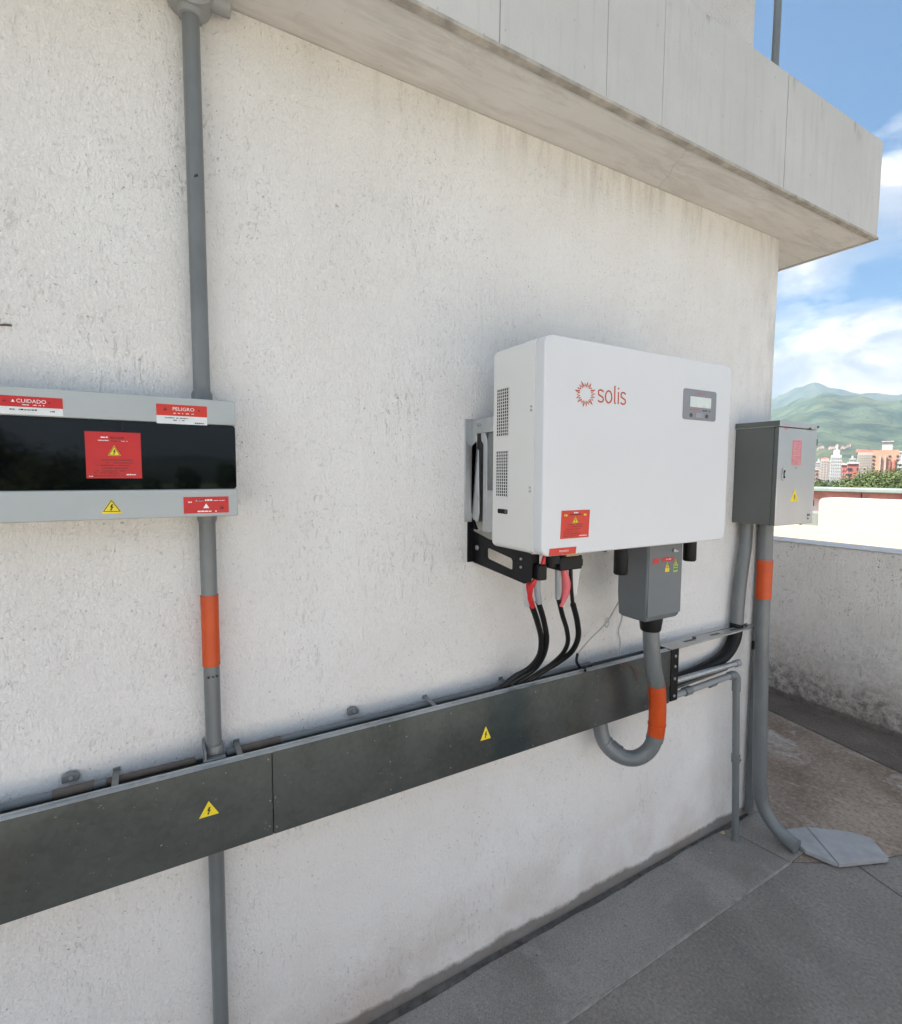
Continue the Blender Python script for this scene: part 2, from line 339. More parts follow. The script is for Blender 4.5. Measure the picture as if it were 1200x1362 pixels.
def rrect(x0, x1, z0, z1, r, seg=6, corners=(1, 1, 1, 1)):
    out = []
    for (cx, cz, a0, on) in ((x1 - r, z1 - r, 0, corners[0]), (x0 + r, z1 - r, 90, corners[1]), (x0 + r, z0 + r, 180, corners[2]), (x1 - r, z0 + r, 270, corners[3])):
        if on:
            for k in range(seg + 1):
                a = R(a0 + 90 * k / seg); out.append((cx + r * math.cos(a), cz + r * math.sin(a)))
        else: out.append(((x1 if cx > (x0 + x1) / 2 else x0), (z1 if cz > (z0 + z1) / 2 else z0)))
    return out
def meta(o, label=None, cat=None, group=None, kind=None):
    if label: o['label'] = label
    if cat: o['category'] = cat
    if group: o['group'] = group
    if kind: o['kind'] = kind
    return o
def thing(name, loc, label, cat, group=None):
    o = bpy.data.objects.new(name, None); COL.objects.link(o); o.empty_display_size = .05
    o.location = loc; WL[o] = Vector(loc); return meta(o, label, cat, group)
def build(name, mb, mats, parent=None, bevel=0, smooth=35, seg=2, **k):
    mats = mats if isinstance(mats, (list, tuple)) else [mats]
    V = mb.v; lo = Vector([min(p[i] for p in V) for i in range(3)]); hi = Vector([max(p[i] for p in V) for i in range(3)])
    org = Vector(((lo.x + hi.x) / 2, (lo.y + hi.y) / 2, lo.z))
    me = bpy.data.meshes.new(name); me.from_pydata([p - org for p in V], [], mb.f)
    for m in mats: me.materials.append(m)
    if len(mats) > 1: me.polygons.foreach_set('material_index', mb.m)
    me.validate()
    if smooth:
        me.polygons.foreach_set('use_smooth', [True] * len(me.polygons)); me.set_sharp_from_angle(angle=R(smooth))
    o = bpy.data.objects.new(name, me); COL.objects.link(o)
    o.location = org - (WL[parent] if parent else Vector()); WL[o] = org
    if parent: o.parent = parent
    if bevel:
        b = o.modifiers.new('bevel', 'BEVEL'); b.width = bevel; b.segments = seg; b.limit_method = 'ANGLE'; b.angle_limit = R(40); b.harden_normals = False
    return meta(o, **k)
def text_mb(mb, s, cx, cz, h, y, width=None, th=.0004, mi=0):
    cu = bpy.data.curves.new('t', 'FONT'); cu.body = s; cu.size = 1; cu.align_x = 'CENTER'; cu.resolution_u = 3
    o = bpy.data.objects.new('t', cu); me = bpy.data.meshes.new_from_object(o)
    xs = [v.co.x for v in me.vertices]; ys = [v.co.y for v in me.vertices]
    if xs:
        hx = max(xs) - min(xs); hy = max(ys) - min(ys); sc = h / hy; sx = (width / hx) if width else sc; mx = (max(xs) + min(xs)) / 2; my = (max(ys) + min(ys)) / 2
        mb.add([(cx + (v.co.x - mx) * sx, y - th, cz + (v.co.y - my) * sc) for v in me.vertices], [tuple(p.vertices) for p in me.polygons], mi)
    bpy.data.objects.remove(o); bpy.data.curves.remove(cu); bpy.data.meshes.remove(me)
    return mb
BOLT = [(-.02, .38), (.17, .38), (.05, .08), (.2, .08), (-.02, -.26), (.06, -.26), (-.12, -.44), (-.16, -.18), (-.09, -.2), (-.02, -.02), (-.16, -.02)]
def bolt_poly(cx, cz, s): return [(cx + a * s, cz + b * s) for a, b in BOLT]
def tri_sign(parent, cx, cz, w, h, y, base_name='warning_triangle', border=True, skew=0, foot=0):
    """yellow triangle with black border and a bolt; base of triangle at cz-h/2"""
    t = [(cx - w / 2, cz - h / 2), (cx + w / 2, cz - h / 2 + skew), (cx, cz + h / 2)]
    mb = MB()
    mb.prism(t, y - .0005, y)
    if foot: mb.prism([(cx - w / 2, cz - h / 2 - foot), (cx + w / 2, cz - h / 2 - foot + skew), (cx + w / 2, cz - h / 2 - .00005 + skew), (cx - w / 2, cz - h / 2 - .00005)], y - .0005, y)
    st = build(base_name, mb, m_yel, parent, smooth=0)
    g = MB(); c = (cx, cz - h / 2 + h / 3)
    if border:
        k1, k2 = .90, .76
        o = [(c[0] + (p[0] - c[0]) * k1, c[1] + (p[1] - c[1]) * k1) for p in t]; i = [(c[0] + (p[0] - c[0]) * k2, c[1] + (p[1] - c[1]) * k2) for p in t]
        v = [(p[0], y - .0009, p[1]) for p in o + i]
        g.add(v, [(0, 1, 4, 3), (1, 2, 5, 4), (2, 0, 3, 5)])
    v = [(p[0], y - .0009, p[1]) for p in bolt_poly(cx, c[1] + h * .03, h * .62)]
    g.add(v, [tuple(range(len(v)))[::-1]])
    build('bolt_symbol', g, m_ink, st, smooth=0)
    return st
def dashes(mb, x0, x1, z, h, y, rnd, fill=.75, mi=0):
    x = x0
    while x < x1:
        w = rnd.uniform(.5, 2.4) * h; w = min(w, x1 - x)
        if rnd.random() < fill: mb.add([(x, y, z), (x + w, y, z), (x + w, y, z + h * rnd.uniform(.7, 1.1)), (x, y, z + h * rnd.uniform(.7, 1.1))], [(0, 1, 2, 3)], mi)
        x += w + h * .35
def screw(mb, x, y, z, r=.003, axis='y', mi=0):
    if axis == 'y': mb.cyl((x, y + .001, z), (x, y - .0022, z), r, 10, mi)
    else: mb.cyl((x + .001, y, z), (x - .0022, y, z), r, 10, mi)

# ------------------------------------------------------------------ terrace building (setting)
ZS, ZT = 2.49, 2.87
bld = thing('rooftop_building', (-1, 2.5, 0), 'white stucco rooftop building with projecting concrete canopy', 'building')
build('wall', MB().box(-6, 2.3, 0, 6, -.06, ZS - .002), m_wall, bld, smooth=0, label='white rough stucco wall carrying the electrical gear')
# canopy slab: core + one fascia panel per cast length, thin open joints between
can = build('canopy', MB().box(-6, 2.635, -.190, 6.3, ZS, ZT), [m_soffit], bld, smooth=0, bevel=.002, label='grey concrete canopy slab over the wall')
joints = [-6, -1.4, -.35, .300, .727, 1.069, 1.290, 1.925, 2.640]
for a, b in zip(joints[:-1], joints[1:]):
    ga = .0020 if a == 1.925 else .0009; gb = .0020 if b == 1.925 else .0009
    build('fascia_panel', MB().box(a + ga, b - gb, -.208, -.1903, ZS + .004, ZT + .002), m_fascia, can, bevel=.0012, smooth=0)
build('drip_edge', MB().box(-6, 2.641, -.213, -.191, ZS - .006, ZS + .0035), m_drip, can, bevel=.001, smooth=0)
build('end_panel', MB().box(2.6352, 2.648, -.189, 6.3, ZS - .004, ZT + .001), m_fascia, can, smooth=0)
# hairline cracks in the soffit
def crack(pts, w, z):
    mb = MB(); v = []
    for i, p in enumerate(pts):
        v += [(p[0] - w / 2, p[1], z), (p[0] + w / 2, p[1], z)]
    return mb.add(v, [(2 * i, 2 * i + 1, 2 * i + 3, 2 * i + 2) for i in range(len(pts) - 1)])
build('soffit_crack', crack([(1.43, -.19), (1.455, -.15), (1.470, -.11), (1.505, -.07), (1.520, -.03), (1.539, -.003)], .0016, ZS - .0012), m_drip, can, smooth=0)
build('soffit_crack', crack([(.30, -.10), (.55, -.115), (.78, -.10), (1.0, -.108), (1.25, -.09), (1.43, -.105)], .0015, ZS - .0012), m_drip, can, smooth=0)
up = build('upper_wall', MB().box(-6, 2.20, .09, 5.5, ZT + .001, 5.0), m_tower, bld, smooth=0, label='pinkish upper wall standing on the canopy')

fl = MB().box(-6, 2.11, -6, -.29, -.05, -.003)
floor = build('floor', MB().box(-9, 3.9, -7, 8, -.35, -.0045), M('joint_fill', (.12, .108, .094), .95, var=.4, vscale=30), kind='structure', label='grey screed rooftop floor', smooth=0)
def wavy(x0, x1, y0, y1, z0, z1, n=40, amp=.004, mi=0, side='y0'):
    pass
rn = random.Random(3)
def slab(name, poly, z, mat, bevel=.004):
    return build(name, MB().prism(poly, -.0040, z, 'z'), mat, floor, bevel=min(bevel, .003), smooth=0)
# smooth strip along the wall with an uneven inner edge (cove gap to the wall)
edge = []
x = 2.30
while x > -6:
    edge.append((x, -.010 - .012 * (1 + noise.noise(Vector((x * 6, 1.3, 0)))) * .8 - .003 * rn.random() - max(0, (1.9 - x)) * .008)); x -= .06
poly = [(-6, -.319)] + [(2.105, -.263), (2.075, -.03)] + [p for p in edge if p[0] < 2.07] + [(-6, -.03)]
slab('strip_slab', poly, .004, m_strip)
slab('strip_slab', [(2.111, -.262), (2.3, -.26), (2.3, -.014), (2.081, -.03)], .003, m_strip)
slab('field_slab', [(-6, -2.0), (1.93, -2.0), (2.322, -.390), (2.12, -.267), (2.10, -.2665), (-6, -.3225)], 0.0, m_floor)
slab('field_slab', [(1.937, -2.0), (3.25, -2.0), (3.25, -.72), (2.50, -.45), (2.329, -.392)], -.001, m_floor)
slab('field_slab', [(2.31, -.26), (2.126, -.263), (2.330, -.385), (2.50, -.443), (3.25, -.713), (3.25, -.23), (3.405, .60), (3.676, 1.80), (3.676, 7.9), (2.31, 7.9)], -.002, m_floor2)
slab('pale_field_slab', [(-9, -6.9), (3.25, -6.9), (3.25, -2.006), (-9, -2.006)], .001, floor_mat('pale_screed', (.50, .45, .38), (.60, .55, .47), (.40, .36, .31), .4, 100, .003))
slab('margin_slab', [(3.257, -6.9), (3.679, -6.9), (3.679, 1.77), (3.413, .60), (3.257, -.23)], .002, m_margin)
build('joint_mortar', MB().prism([(-6, -.3155), (2.108, -.2600), (2.116, -.2672), (-6, -.3245)], -.004, .0048, 'z'), M('pale_mortar', (.26, .245, .22), .9, var=.35, vscale=25), floor, bevel=.0015, smooth=0)
# thin scatter of grit and mortar crumbs
mb = MB()
for i in range(260):
    px, py = rn.uniform(.9, 3.6), -rn.random() ** 1.6 * .9 + .02
    if px < 2.3: py = min(py, -.03)
    r_ = rn.uniform(.0012, .0038); a = rn.random() * 3
    mb.add([(px + r_ * math.cos(a + k * 1.57) * rn.uniform(.7, 1.3), py + r_ * math.sin(a + k * 1.57), .004) for k in range(4)] + [(px, py, .004 + r_ * .9)], [(0, 1, 4), (1, 2, 4), (2, 3, 4), (3, 0, 4)])
build('grit', mb, M('grit', (.16, .14, .12), .9, var=.5, vscale=90), kind='stuff', label='fine grit scattered on the screed floor', cat='grit', smooth=0)

par = thing('parapet_wall', (3.8, 0, 0), 'waist high weathered grey rendered parapet wall across the terrace', 'wall')
pm = MB(); ny, nz = 120, 12
build('wall_body', MB().box(3.68, 3.88, -6.9, 8, -.3, 1.060), m_parapet, par, bevel=.006, smooth=0)
build('coping', MB().box(3.676, 3.90, -6.9, 8, 1.0603, 1.068), M('coping_paint', (.50, .475, .45), .8, var=.12, vscale=8), par, bevel=.002, smooth=0)
par2 = build('parapet_wall', MB().box(-9, 3.679, -5.2, -5.0, -.3, 1.06), m_wall, smooth=0, label='low parapet wall on the open side behind the viewer', cat='wall')
build('building_base', MB().box(-9, 3.88, -7, 8, -16, -.352), M('base_render', (.42, .38, .34), .9, var=.1), smooth=0, label='block of storeys below the rooftop terrace', cat='building')

# ------------------------------------------------------------------ neighbouring roof beyond the parapet
nb = thing('neighbouring_roof', (7, 0, 0), 'sunlit neighbouring rooftop with white wall and pink band', 'rooftop')
m_cream = M('cream_roof', (.34, .275, .21), .9, var=.10, vscale=1.5, bump=.004, bscale=30)
m_nwhite = M('neighbour_white', (.385, .36, .34), .9, var=.04, vscale=3, bump=.003, bscale=40)
build('roof_deck', MB().box(3.95, 12, -8, 8, .2, .93), m_cream, nb, smooth=0)
build('white_wall', MB().prism(rrect(-8, 1.48, .9, 1.278, .05, 5, (1, 0, 0, 0)), 6.0, 6.25, 'x'), m_nwhite, nb, smooth=30)
build('grey_wall', MB().box(7.6, 7.9, -8, 8, .9, 1.198), M('lilac_grey_wall', (.50, .45, .47), .9, var=.05), nb, smooth=0)
build('low_box', MB().box(6.6, 6.95, 1.75, 2.05, .9, 1.08), M('roof_box_green', (.17, .19, .17), .7, var=.1), nb, bevel=.01)
yy = -8
k = 0
rb = random.Random(5)
while yy < 8:
    w = rb.choice((.78, .85, .95))
    build('pink_panel', MB().box(7.52, 7.599, yy + .006, yy + w - .006, 1.2, 1.298 + rb.uniform(-.001, .001)), M('pink_band', (.42, .19, .175), .85, var=.25, vscale=9) if k == 0 else bpy.data.materials['pink_band'], nb, bevel=.004)
    yy += w; k += 1
build('grey_cap', MB().box(7.44, 7.95, -8, 8, 1.30, 1.352), M('cap_grey', (.20, .235, .225), .8, var=.1, vscale=5), nb, bevel=.012)

# ------------------------------------------------------------------ breaker panel on the wall
bp = thing('breaker_panel', (-.25, 0, 1.42), 'long grey breaker panel with smoked black window and red warning stickers', 'electrical panel')
XR, XL, ZB, Z1, Z2, ZU = .153, -.62, 1.4215, 1.4765, 1.6045, 1.6535
build('housing', MB().box(XL, XR, -.094, -.0, ZB, ZU), m_panel, bp, bevel=.004)
build('upper_cover', MB().box(XL - .001, XR + .001, -.102, -.0945, Z2 + .0008, ZU + .001), m_panel, bp, bevel=.0025, seg=3)
build('lower_cover', MB().box(XL - .001, XR + .001, -.102, -.0945, ZB - .001, Z1 - .0008), m_panel, bp, bevel=.0025, seg=3)
build('window', MB().prism(rrect(XL, XR - .0005, Z1, Z2, .006, 5), -.1005, -.0945), m_glass, bp, bevel=.001)
build('window_seam', MB().box(-.0445, -.0415, -.1012, -.1006, Z2 - .018, Z2 - .0006), m_black, bp, smooth=0)
for sx_, sz_, sr_ in ((.141, 1.611, .0042), (.139, 1.4665, .003), (-.60, 1.611, .0042), (.0515, 1.4655, .0016)):
    mb = MB(); screw(mb, sx_, -.102, sz_, sr_); build('screw', mb, m_screw, bp)
rs = random.Random(11)
YF = -.102
def sticker(parent, x0, x1, z0, z1, y, mat, name='warning_sticker', sk=0.0, sx=0.0, label=None):
    return build(name, MB().prism([(x0, z0), (x1, z0 + sk), (x1 + sx, z1 + sk), (x0 + sx, z1)], y - .0006, y), mat, parent, smooth=0, label=label)
# CUIDADO
s = sticker(bp, -.235, -.1315, 1.6075, 1.6200, YF, m_whtst, 'white_strip'); g = MB(); dashes(g, -.205, -.165, 1.6145, .0022, YF - .0009, rs, .7); dashes(g, -.150, -.138, 1.6135, .002, YF - .0009, rs, .7); build('small_print', g, m_ink, s, smooth=0, kind='stuff')
s = sticker(bp, -.239, -.1315, 1.6203, 1.6385, YF, m_redst, label='red sticker reading CUIDADO')
g = text_mb(MB(), 'CUIDADO', -.1750, 1.6305, .0062, YF - .0006, .0405); g.prism([(-.2025, 1.628), (-.1975, 1.628), (-.2, 1.6325)], YF - .0010, YF - .0006); dashes(g, -.188, -.157, 1.6232, .0017, YF - .001, rs, .7)
build('lettering', g, m_wht, s, smooth=0)
g = MB(); g.prism([(-.214, 1.6275), (-.2085, 1.6275), (-.21125, 1.632)], YF - .0010, YF - .0006); g.prism([(-.1525, 1.6275), (-.1475, 1.6275), (-.15, 1.632)], YF - .0010, YF - .0006); build('small_marks', g, m_inkr, s, smooth=0, kind='stuff')
# PELIGRO
s = sticker(bp, .0125, .1005, 1.6030, 1.6185, YF, m_whtst, 'white_strip'); g = MB(); dashes(g, .025, .066, 1.6135, .0018, YF - .0009, rs, .85); dashes(g, .038, .060, 1.6092, .0018, YF - .0009, rs, .8); dashes(g, .078, .094, 1.605, .0022, YF - .0009, rs, .8); build('small_print', g, m_ink, s, smooth=0, kind='stuff')
s = sticker(bp, .0125, .1005, 1.6187, 1.6402, YF, m_redst2, label='red sticker reading PELIGRO')
g = text_mb(MB(), 'PELIGRO', .0590, 1.6320, .0064, YF - .0006, .0375); dashes(g, .038, .078, 1.6228, .0017, YF - .001, rs, .8); build('lettering', g, m_wht, s, smooth=0)
g = MB(); g.prism([(.024, 1.6282), (.031, 1.6282), (.0275, 1.6342)], YF - .0010, YF - .0006); g.prism([(.084, 1.6290), (.0885, 1.6290), (.0862, 1.6335)], YF - .0010, YF - .0006); build('small_marks', g, m_inkr, s, smooth=0, kind='stuff')
# square red sticker on the window
s = sticker(bp, -.1020, -.0150, 1.4975, 1.5830, -.1006, m_redst, label='square red sticker with yellow bolt triangle on window')
tri_sign(bp, -.0577, 1.5490, .0205, .0190, -.1014, 'warning_triangle')
g = MB(); y_ = -.1016
for z_, a, b in ((1.5305, -.078, -.030), (1.5255, -.071, -.028), (1.5205, -.086, -.034), (1.5155, -.078, -.037), (1.5105, -.088, -.042), (1.5065, -.090, -.050), (1.5015, -.091, -.045)): dashes(g, a, b, z_, .0019, y_, rs, .85)
dashes(g, -.064, -.036, 1.5710, .0034, y_, rs, .95); dashes(g, -.062, -.046, 1.5655, .0018, y_, rs, .8)
build('small_print', g, m_inkr, s, smooth=0, kind='stuff')
g = MB(); dashes(g, -.078, -.066, 1.5718, .0030, y_, rs, .95); dashes(g, -.082, -.066, 1.5665, .0016, y_, rs, .8); dashes(g, -.052, -.036, 1.5660, .0014, y_, rs, .7); dashes(g, -.040, -.025, 1.5035, .0020, y_, rs, .9); dashes(g, -.098, -.092, 1.5005, .0015, y_, rs, .9); build('white_print', g, m_wht, s, smooth=0, kind='stuff')
tri_sign(bp, -.0655, 1.4470, .0310, .0245, YF, foot=.0028)
s = sticker(bp, .0535, .1360, 1.4275, 1.4605, YF, m_redst, label='small red sticker at lower right corner of panel')
g = MB(); dashes(g, .075, .105, 1.4520, .0032, YF - .001, rs, .95); dashes(g, .078, .114, 1.4300, .0026, YF - .001, rs, .9); dashes(g, .062, .068, 1.449, .003, YF - .001, rs, 1); dashes(g, .1, .13, 1.4520, .0012, YF - .001, rs, .8)
g.prism([(.0885, 1.4375), (.0995, 1.4375), (.094, 1.4470)], YF - .001, YF - .0006); build('white_print', g, m_wht, s, smooth=0, kind='stuff')
g = MB(); g.box(.1195, .1265, YF - .001, YF - .0006, 1.4345, 1.4405); dashes(g, .074, .092, 1.4525, .0026, YF - .0012, rs, .6); build('small_print', g, m_inkr, s, smooth=0, kind='stuff')

# ------------------------------------------------------------------ grey conduits left of centre
XC, YC, RC = .098, -.034, .0165
t = thing('upper_conduit', (XC, YC, 1.655), 'straight grey conduit rising from breaker panel to the canopy', 'conduit', 'vertical grey conduits through the breaker panel')
build('pipe', MB().tube([(XC, YC, 1.6545), (XC, YC, 2.44)], RC, 28, False), m_pvc, t)
build('scuff', MB().prism([(XC - .004, 2.100), (XC + .004, 2.104), (XC + .003, 2.109), (XC - .003, 2.105)], YC - RC - .0008, YC - RC + .0006), m_scuff, t, smooth=0)
build('bell_socket', MB().tube([(XC, YC, 1.6548), (XC, YC, 1.672), (XC, YC, 1.680)], [.0205, .0205, .0172], 28, False), m_pvc, t)
build('coupling', MB().tube([(XC, YC, 2.412), (XC, YC, 2.4125), (XC, YC, 2.489)], [.0205, .0225, .0225], 28, False), m_pvcl, t)
g = MB().cyl((XC, -.004, 2.466), (XC, -.062, 2.466), .043, 28); g.tube([(XC + .03, YC, 2.462), (XC + .075, YC, 2.462)], .018, 20, False); g.tube([(XC - .03, YC, 2.462), (XC - .062, YC, 2.462)], .018, 20, False); build('round_junction_box', g, m_pvcl, t, bevel=.002)
XC2 = .1005
t = thing('lower_conduit', (XC2, YC, .89), 'grey conduit with orange band between breaker panel and cable tray', 'conduit', 'vertical grey conduits through the breaker panel')
build('pipe', MB().tube([(XC2, YC, .86), (XC2, YC, 1.4205)], RC, 28, False), m_pvc, t)
build('bell_socket', MB().tube([(XC2, YC, 1.402), (XC2, YC, 1.410), (XC2, YC, 1.4204)], [.0168, .0195, .0195], 28, False), m_pvc, t)
build('orange_band', MB().tube([(XC2, YC, 1.090), (XC2, YC, 1.165), (XC2, YC, 1.2455)], [.0182, .0178, .0182], 28, False), m_orange, t)
build('coupling', MB().tube([(XC2, YC, .884), (XC2, YC, .893), (XC2, YC, .906), (XC2, YC, .912)], [.020, .0205, .0205, .0185], 28, False), m_pvc, t)
g = MB().box(XC2 - .022, XC2 - .0175, -.07, -.004, .893, .915); g.box(XC2 - .024, XC2 + .020, -.068, -.056, .889, .8935); build('saddle', g, m_pvc, t, bevel=.001)
for dx_ in (-.008, .001, .009): build('screw', MB().cyl((XC2 + dx_, YC - .013, 1.068), (XC2 + dx_, YC - RC - .0012, 1.068), .0022, 8), m_scuff, t)
t = thing('bottom_conduit', (XC2, YC, 0), 'straight grey conduit running down from the tray to the floor', 'conduit', 'vertical grey conduits through the breaker panel')
build('pipe', MB().tube([(XC2 - .003, YC, .005), (XC2 - .002, YC, .70)], RC, 28, False), m_pvc, t)

# ------------------------------------------------------------------ cable tray
TX0, TX1, TY, TZ0, TZ1 = -.95, 1.578, -.090, .6955, .8865
tr = thing('cable_tray', (.4, 0, TZ0), 'long dark galvanised metal cable trunking running along the wall', 'cable trunking')
build('back_plate', MB().box(TX0, TX1, -.0035, -.0, TZ0, TZ1 - .02), m_galvd, tr, smooth=0)
build('bottom_plate', MB().box(TX0, TX1, TY + .002, -.0036, TZ0, TZ0 + .002), m_tray, tr, smooth=0)
seams = [TX0, .2130, TX1]
for a, b in zip(seams[:-1], seams[1:]):
    build('cover_panel', MB().box(a + .0009, b - .0009, TY, TY + .0018, TZ0 - .001, TZ1), m_tray, tr, bevel=.0006, smooth=0)
build('top_lip', MB().box(TX0, TX1, TY + .0019, TY + .020, TZ1 - .0022, TZ1 - .0002), m_galv, tr, smooth=0)
build('top_lip', MB().box(TX0, TX1, TY + .0165, TY + .0185, TZ1 - .0002, TZ1 + .004), m_galv, tr, smooth=0)
ef = build('end_flange', MB().box(1.579, 1.6195, TY - .002, TY + .001, TZ0 + .003, TZ1 + .001), m_blackm, tr, bevel=.0006, label='black end flange with four bolts')
build('end_plate', MB().box(1.6175, 1.6195, TY + .0012, -.001, TZ0 + .003, TZ1 - .004), m_blackm, tr, smooth=0)
for z_ in (.864, .826, .781, .718):
    build('bolt', MB().cyl((1.598, TY - .0021, z_), (1.598, TY - .0065, z_), .0052, 12), m_screw, ef, bevel=.0008)
g = MB()
for x_ in (-.35, .205, .222, .500, .675, .960, 1.215, 1.45):
    for z_ in (.872, .785, .712):
        if rs.random() < .8: screw(g, x_ + rs.uniform(-.004, .004), TY + .0002, z_ + rs.uniform(-.01, .006), .0021)
build('rivets', g, m_galvd, tr, kind='stuff')
tri_sign(tr, .0825, .7995, .0385, .0330, TY - .0002, border=False, skew=-.0)
tri_sign(tr, .7875, .7855, .0350, .0380, TY - .0002, border=False)

# small conduit behind the lip, lying along the wall
t = thing('wall_pipe', (.3, -.02, .88), 'thin grey pipe lying along wall just above the trunking lip', 'pipe')
build('pipe', MB().tube([(-.95, -.022, .8770), (-.10, -.022, .8770)], .0085, 16, False), m_pvc, t)
build('pipe', MB().tube([(-.0995, -.022, .8770), (.064, -.022, .8770)], .0075, 16, False), m_rust, t, label='brownish bare length of the pipe')
build('pipe', MB().tube([(.126, -.024, .8770), (1.25, -.024, .8770)], .0080, 16, False), m_pvc, t)
build('pipe', MB().tube([(-.95, -.050, .8700), (1.5, -.050, .8700)], .008, 14, False), m_galvd, t, label='second thinner pipe partly below the lip')
build('brown_sleeve', MB().tube([(-.188, -.0222, .8771), (-.120, -.0222, .8771)], .0098, 16, False), m_rust, t)
build('brown_sleeve', MB().tube([(.155, -.0242, .8771), (.245, -.0242, .8771)], .0090, 16, False), m_rust, t)
for x_, lab in ((-.160, 'grey wall cleat with screw above the trunking at far left'), (.430, 'grey wall cleat with screw above the trunking near middle')):
    t = thing('wall_cleat', (x_, 0, .885), lab, 'clamp', 'wall cleats above the trunking')
    c_ = build('cleat', MB().prism([(x_ - .015, .889), (x_ + .014, .889), (x_ + .0155, .899), (x_ + .009, .908), (x_ - .005, .909), (x_ - .0145, .904)], -.013, -.0005), m_pvc, t, bevel=.003)
    build('screw', MB().cyl((x_ + .001, -.0125, .899), (x_ + .001, -.0160, .899), .0036, 12), m_screw, c_)
for x_, lab in ((-.083, 'grey strap over the pipe left of the brown conduit'), (.150, 'small grey strap just right of the vertical conduit'), (.640, 'grey strap over the pipe between the two cleats and cables'), (.900, 'blackened strap beside the entering cables')):
    g = MB(); g.box(x_ - .006, x_ + .006, -.066, -.002, .8868, .8880); g.box(x_ - .006, x_ + .006, -.068, -.0664, .876, .8880); g.box(x_ - .006, x_ + .007, -.0035, -.0005, .884, .893)
    b_ = build('pipe_strap', g, m_galvd if x_ < .8 else m_conn, bevel=.0006, label=lab, cat='strap', group='straps holding the pipe above the trunking')

# ------------------------------------------------------------------ inverter
IX0, IX1, IY0, IY1, IZ0, IZ1 = .783, 1.4955, -.320, -.115, 1.3150, 1.8285
iv = thing('solar_inverter', (1.13, -.1, IZ0), 'large white wall mounted solar inverter with orange sun logo', 'inverter')
build('body', MB().prism(rrect(IX0 + .001, IX1 - .001, IZ0 + .001, IZ1 - .001, .016, 5), -.2855, IY1), m_whites, iv, bevel=.0025, smooth=40)
build('front_cover', MB().prism(rrect(IX0, IX1, IZ0, IZ1, .024, 8), IY0, -.2863), m_white, iv, bevel=.004, seg=4, smooth=40)
# the side vents: square holes built as dark inset plus a real white lattice
def vent(y0, y1, z0, z1, ny, nz, rag=False):
    x = IX0 + .001
    v = build('vent_recess', MB().box(x - .0003, x + .002, y0, y1, z0, z1), m_hole, iv, smooth=0)
    g = MB(); bw = .0019; rr = random.Random(int(z0 * 1000))
    for i in range(ny + 1):
        yy = y0 + (y1 - y0) * i / ny; g.box(x - .0016, x - .0004, yy - bw / 2, yy + bw / 2, z0 - bw / 2, z1 + bw / 2)
    for j in range(nz + 1):
        zz = z0 + (z1 - z0) * j / nz; g.box(x - .0017, x - .0004, y0 - bw / 2, y1 + bw / 2, zz - bw / 2, zz + bw / 2)
    build('vent_grille', g, m_whites, v, smooth=0)
vent(-.183, -.133, 1.606, 1.726, 6, 15)
vent(-.183, -.133, 1.451, 1.568, 6, 15)
build('cable_slot', MB().prism(rrect(-.184, -.141, 1.4065, 1.4185, .004, 4), IX0 + .0002, IX0 + .003, 'x'), m_hole, iv)
build('slot_latch', MB().box(IX0 - .0006, IX0 + .001, -.182, -.173, 1.4085, 1.4165), m_dark, iv, bevel=.0005)
for z_ in (1.6600, 1.6690, 1.4680, 1.4770):
    g = MB(); screw(g, IX0 + .0008, -.273, z_, .0027, 'x'); build('side_screw', g, m_screw, iv)
# logo: ring of pointed rays and the lettering "solis"
y_ = IY0
g = MB(); cx, cz = .9105, 1.7015; nr = 20; pts = []
for i in range(nr):
    for q, rr in ((0, .0290), (.5, .0185)):
        a = 2 * math.pi * (i + q) / nr + .1; k = 1 + (.12 * math.sin(i * 2.3) if q == 0 else 0)
        pts.append((cx + rr * k * math.cos(a) * 1.06, cz + rr * k * math.sin(a) * .95))
g.ribbon(pts, .0046, y_, closed=True)
build('sun_logo', g, m_logo, iv, smooth=0)
g = MB(); sw = .0039
def arc(cx, cz, rx, rz, a0, a1, n=12): return [(cx + rx * math.cos(R(a0 + (a1 - a0) * k / n)), cz + rz * math.sin(R(a0 + (a1 - a0) * k / n))) for k in range(n + 1)]
def letter_s(x, z, w, h):
    rx, rz = w / 2, h / 4
    return arc(x + rx, z + h - rz, rx, rz, 25, 180, 10)[:9] + [(x + w * .12, z + h * .60), (x + w * .5, z + h * .5), (x + w * .88, z + h * .40)] + arc(x + rx, z + rz, rx, rz, 0, -155, 10)[1:]
zb = 1.6865; xh = .0290
g.ribbon(letter_s(.9515, zb, .0195, xh), sw, y_)
g.ribbon(arc(.9885, zb + xh / 2, .0110, xh / 2, 0, 360, 24)[:-1], sw, y_, closed=True)
g.ribbon([(1.0095, zb + .0435), (1.0095, zb + .005), (1.0105, zb + .001), (1.0135, zb - .0003)], sw, y_)
g.ribbon([(1.0225, zb + xh), (1.0225, zb - .001)], sw, y_); g.ribbon([(1.0225, zb + .0395), (1.0225, zb + .0355)], sw * 1.2, y_)
g.ribbon(letter_s(1.0305, zb, .0185, xh), sw, y_)
build('lettering', g, m_logo, iv, smooth=0, label='orange red word solis')
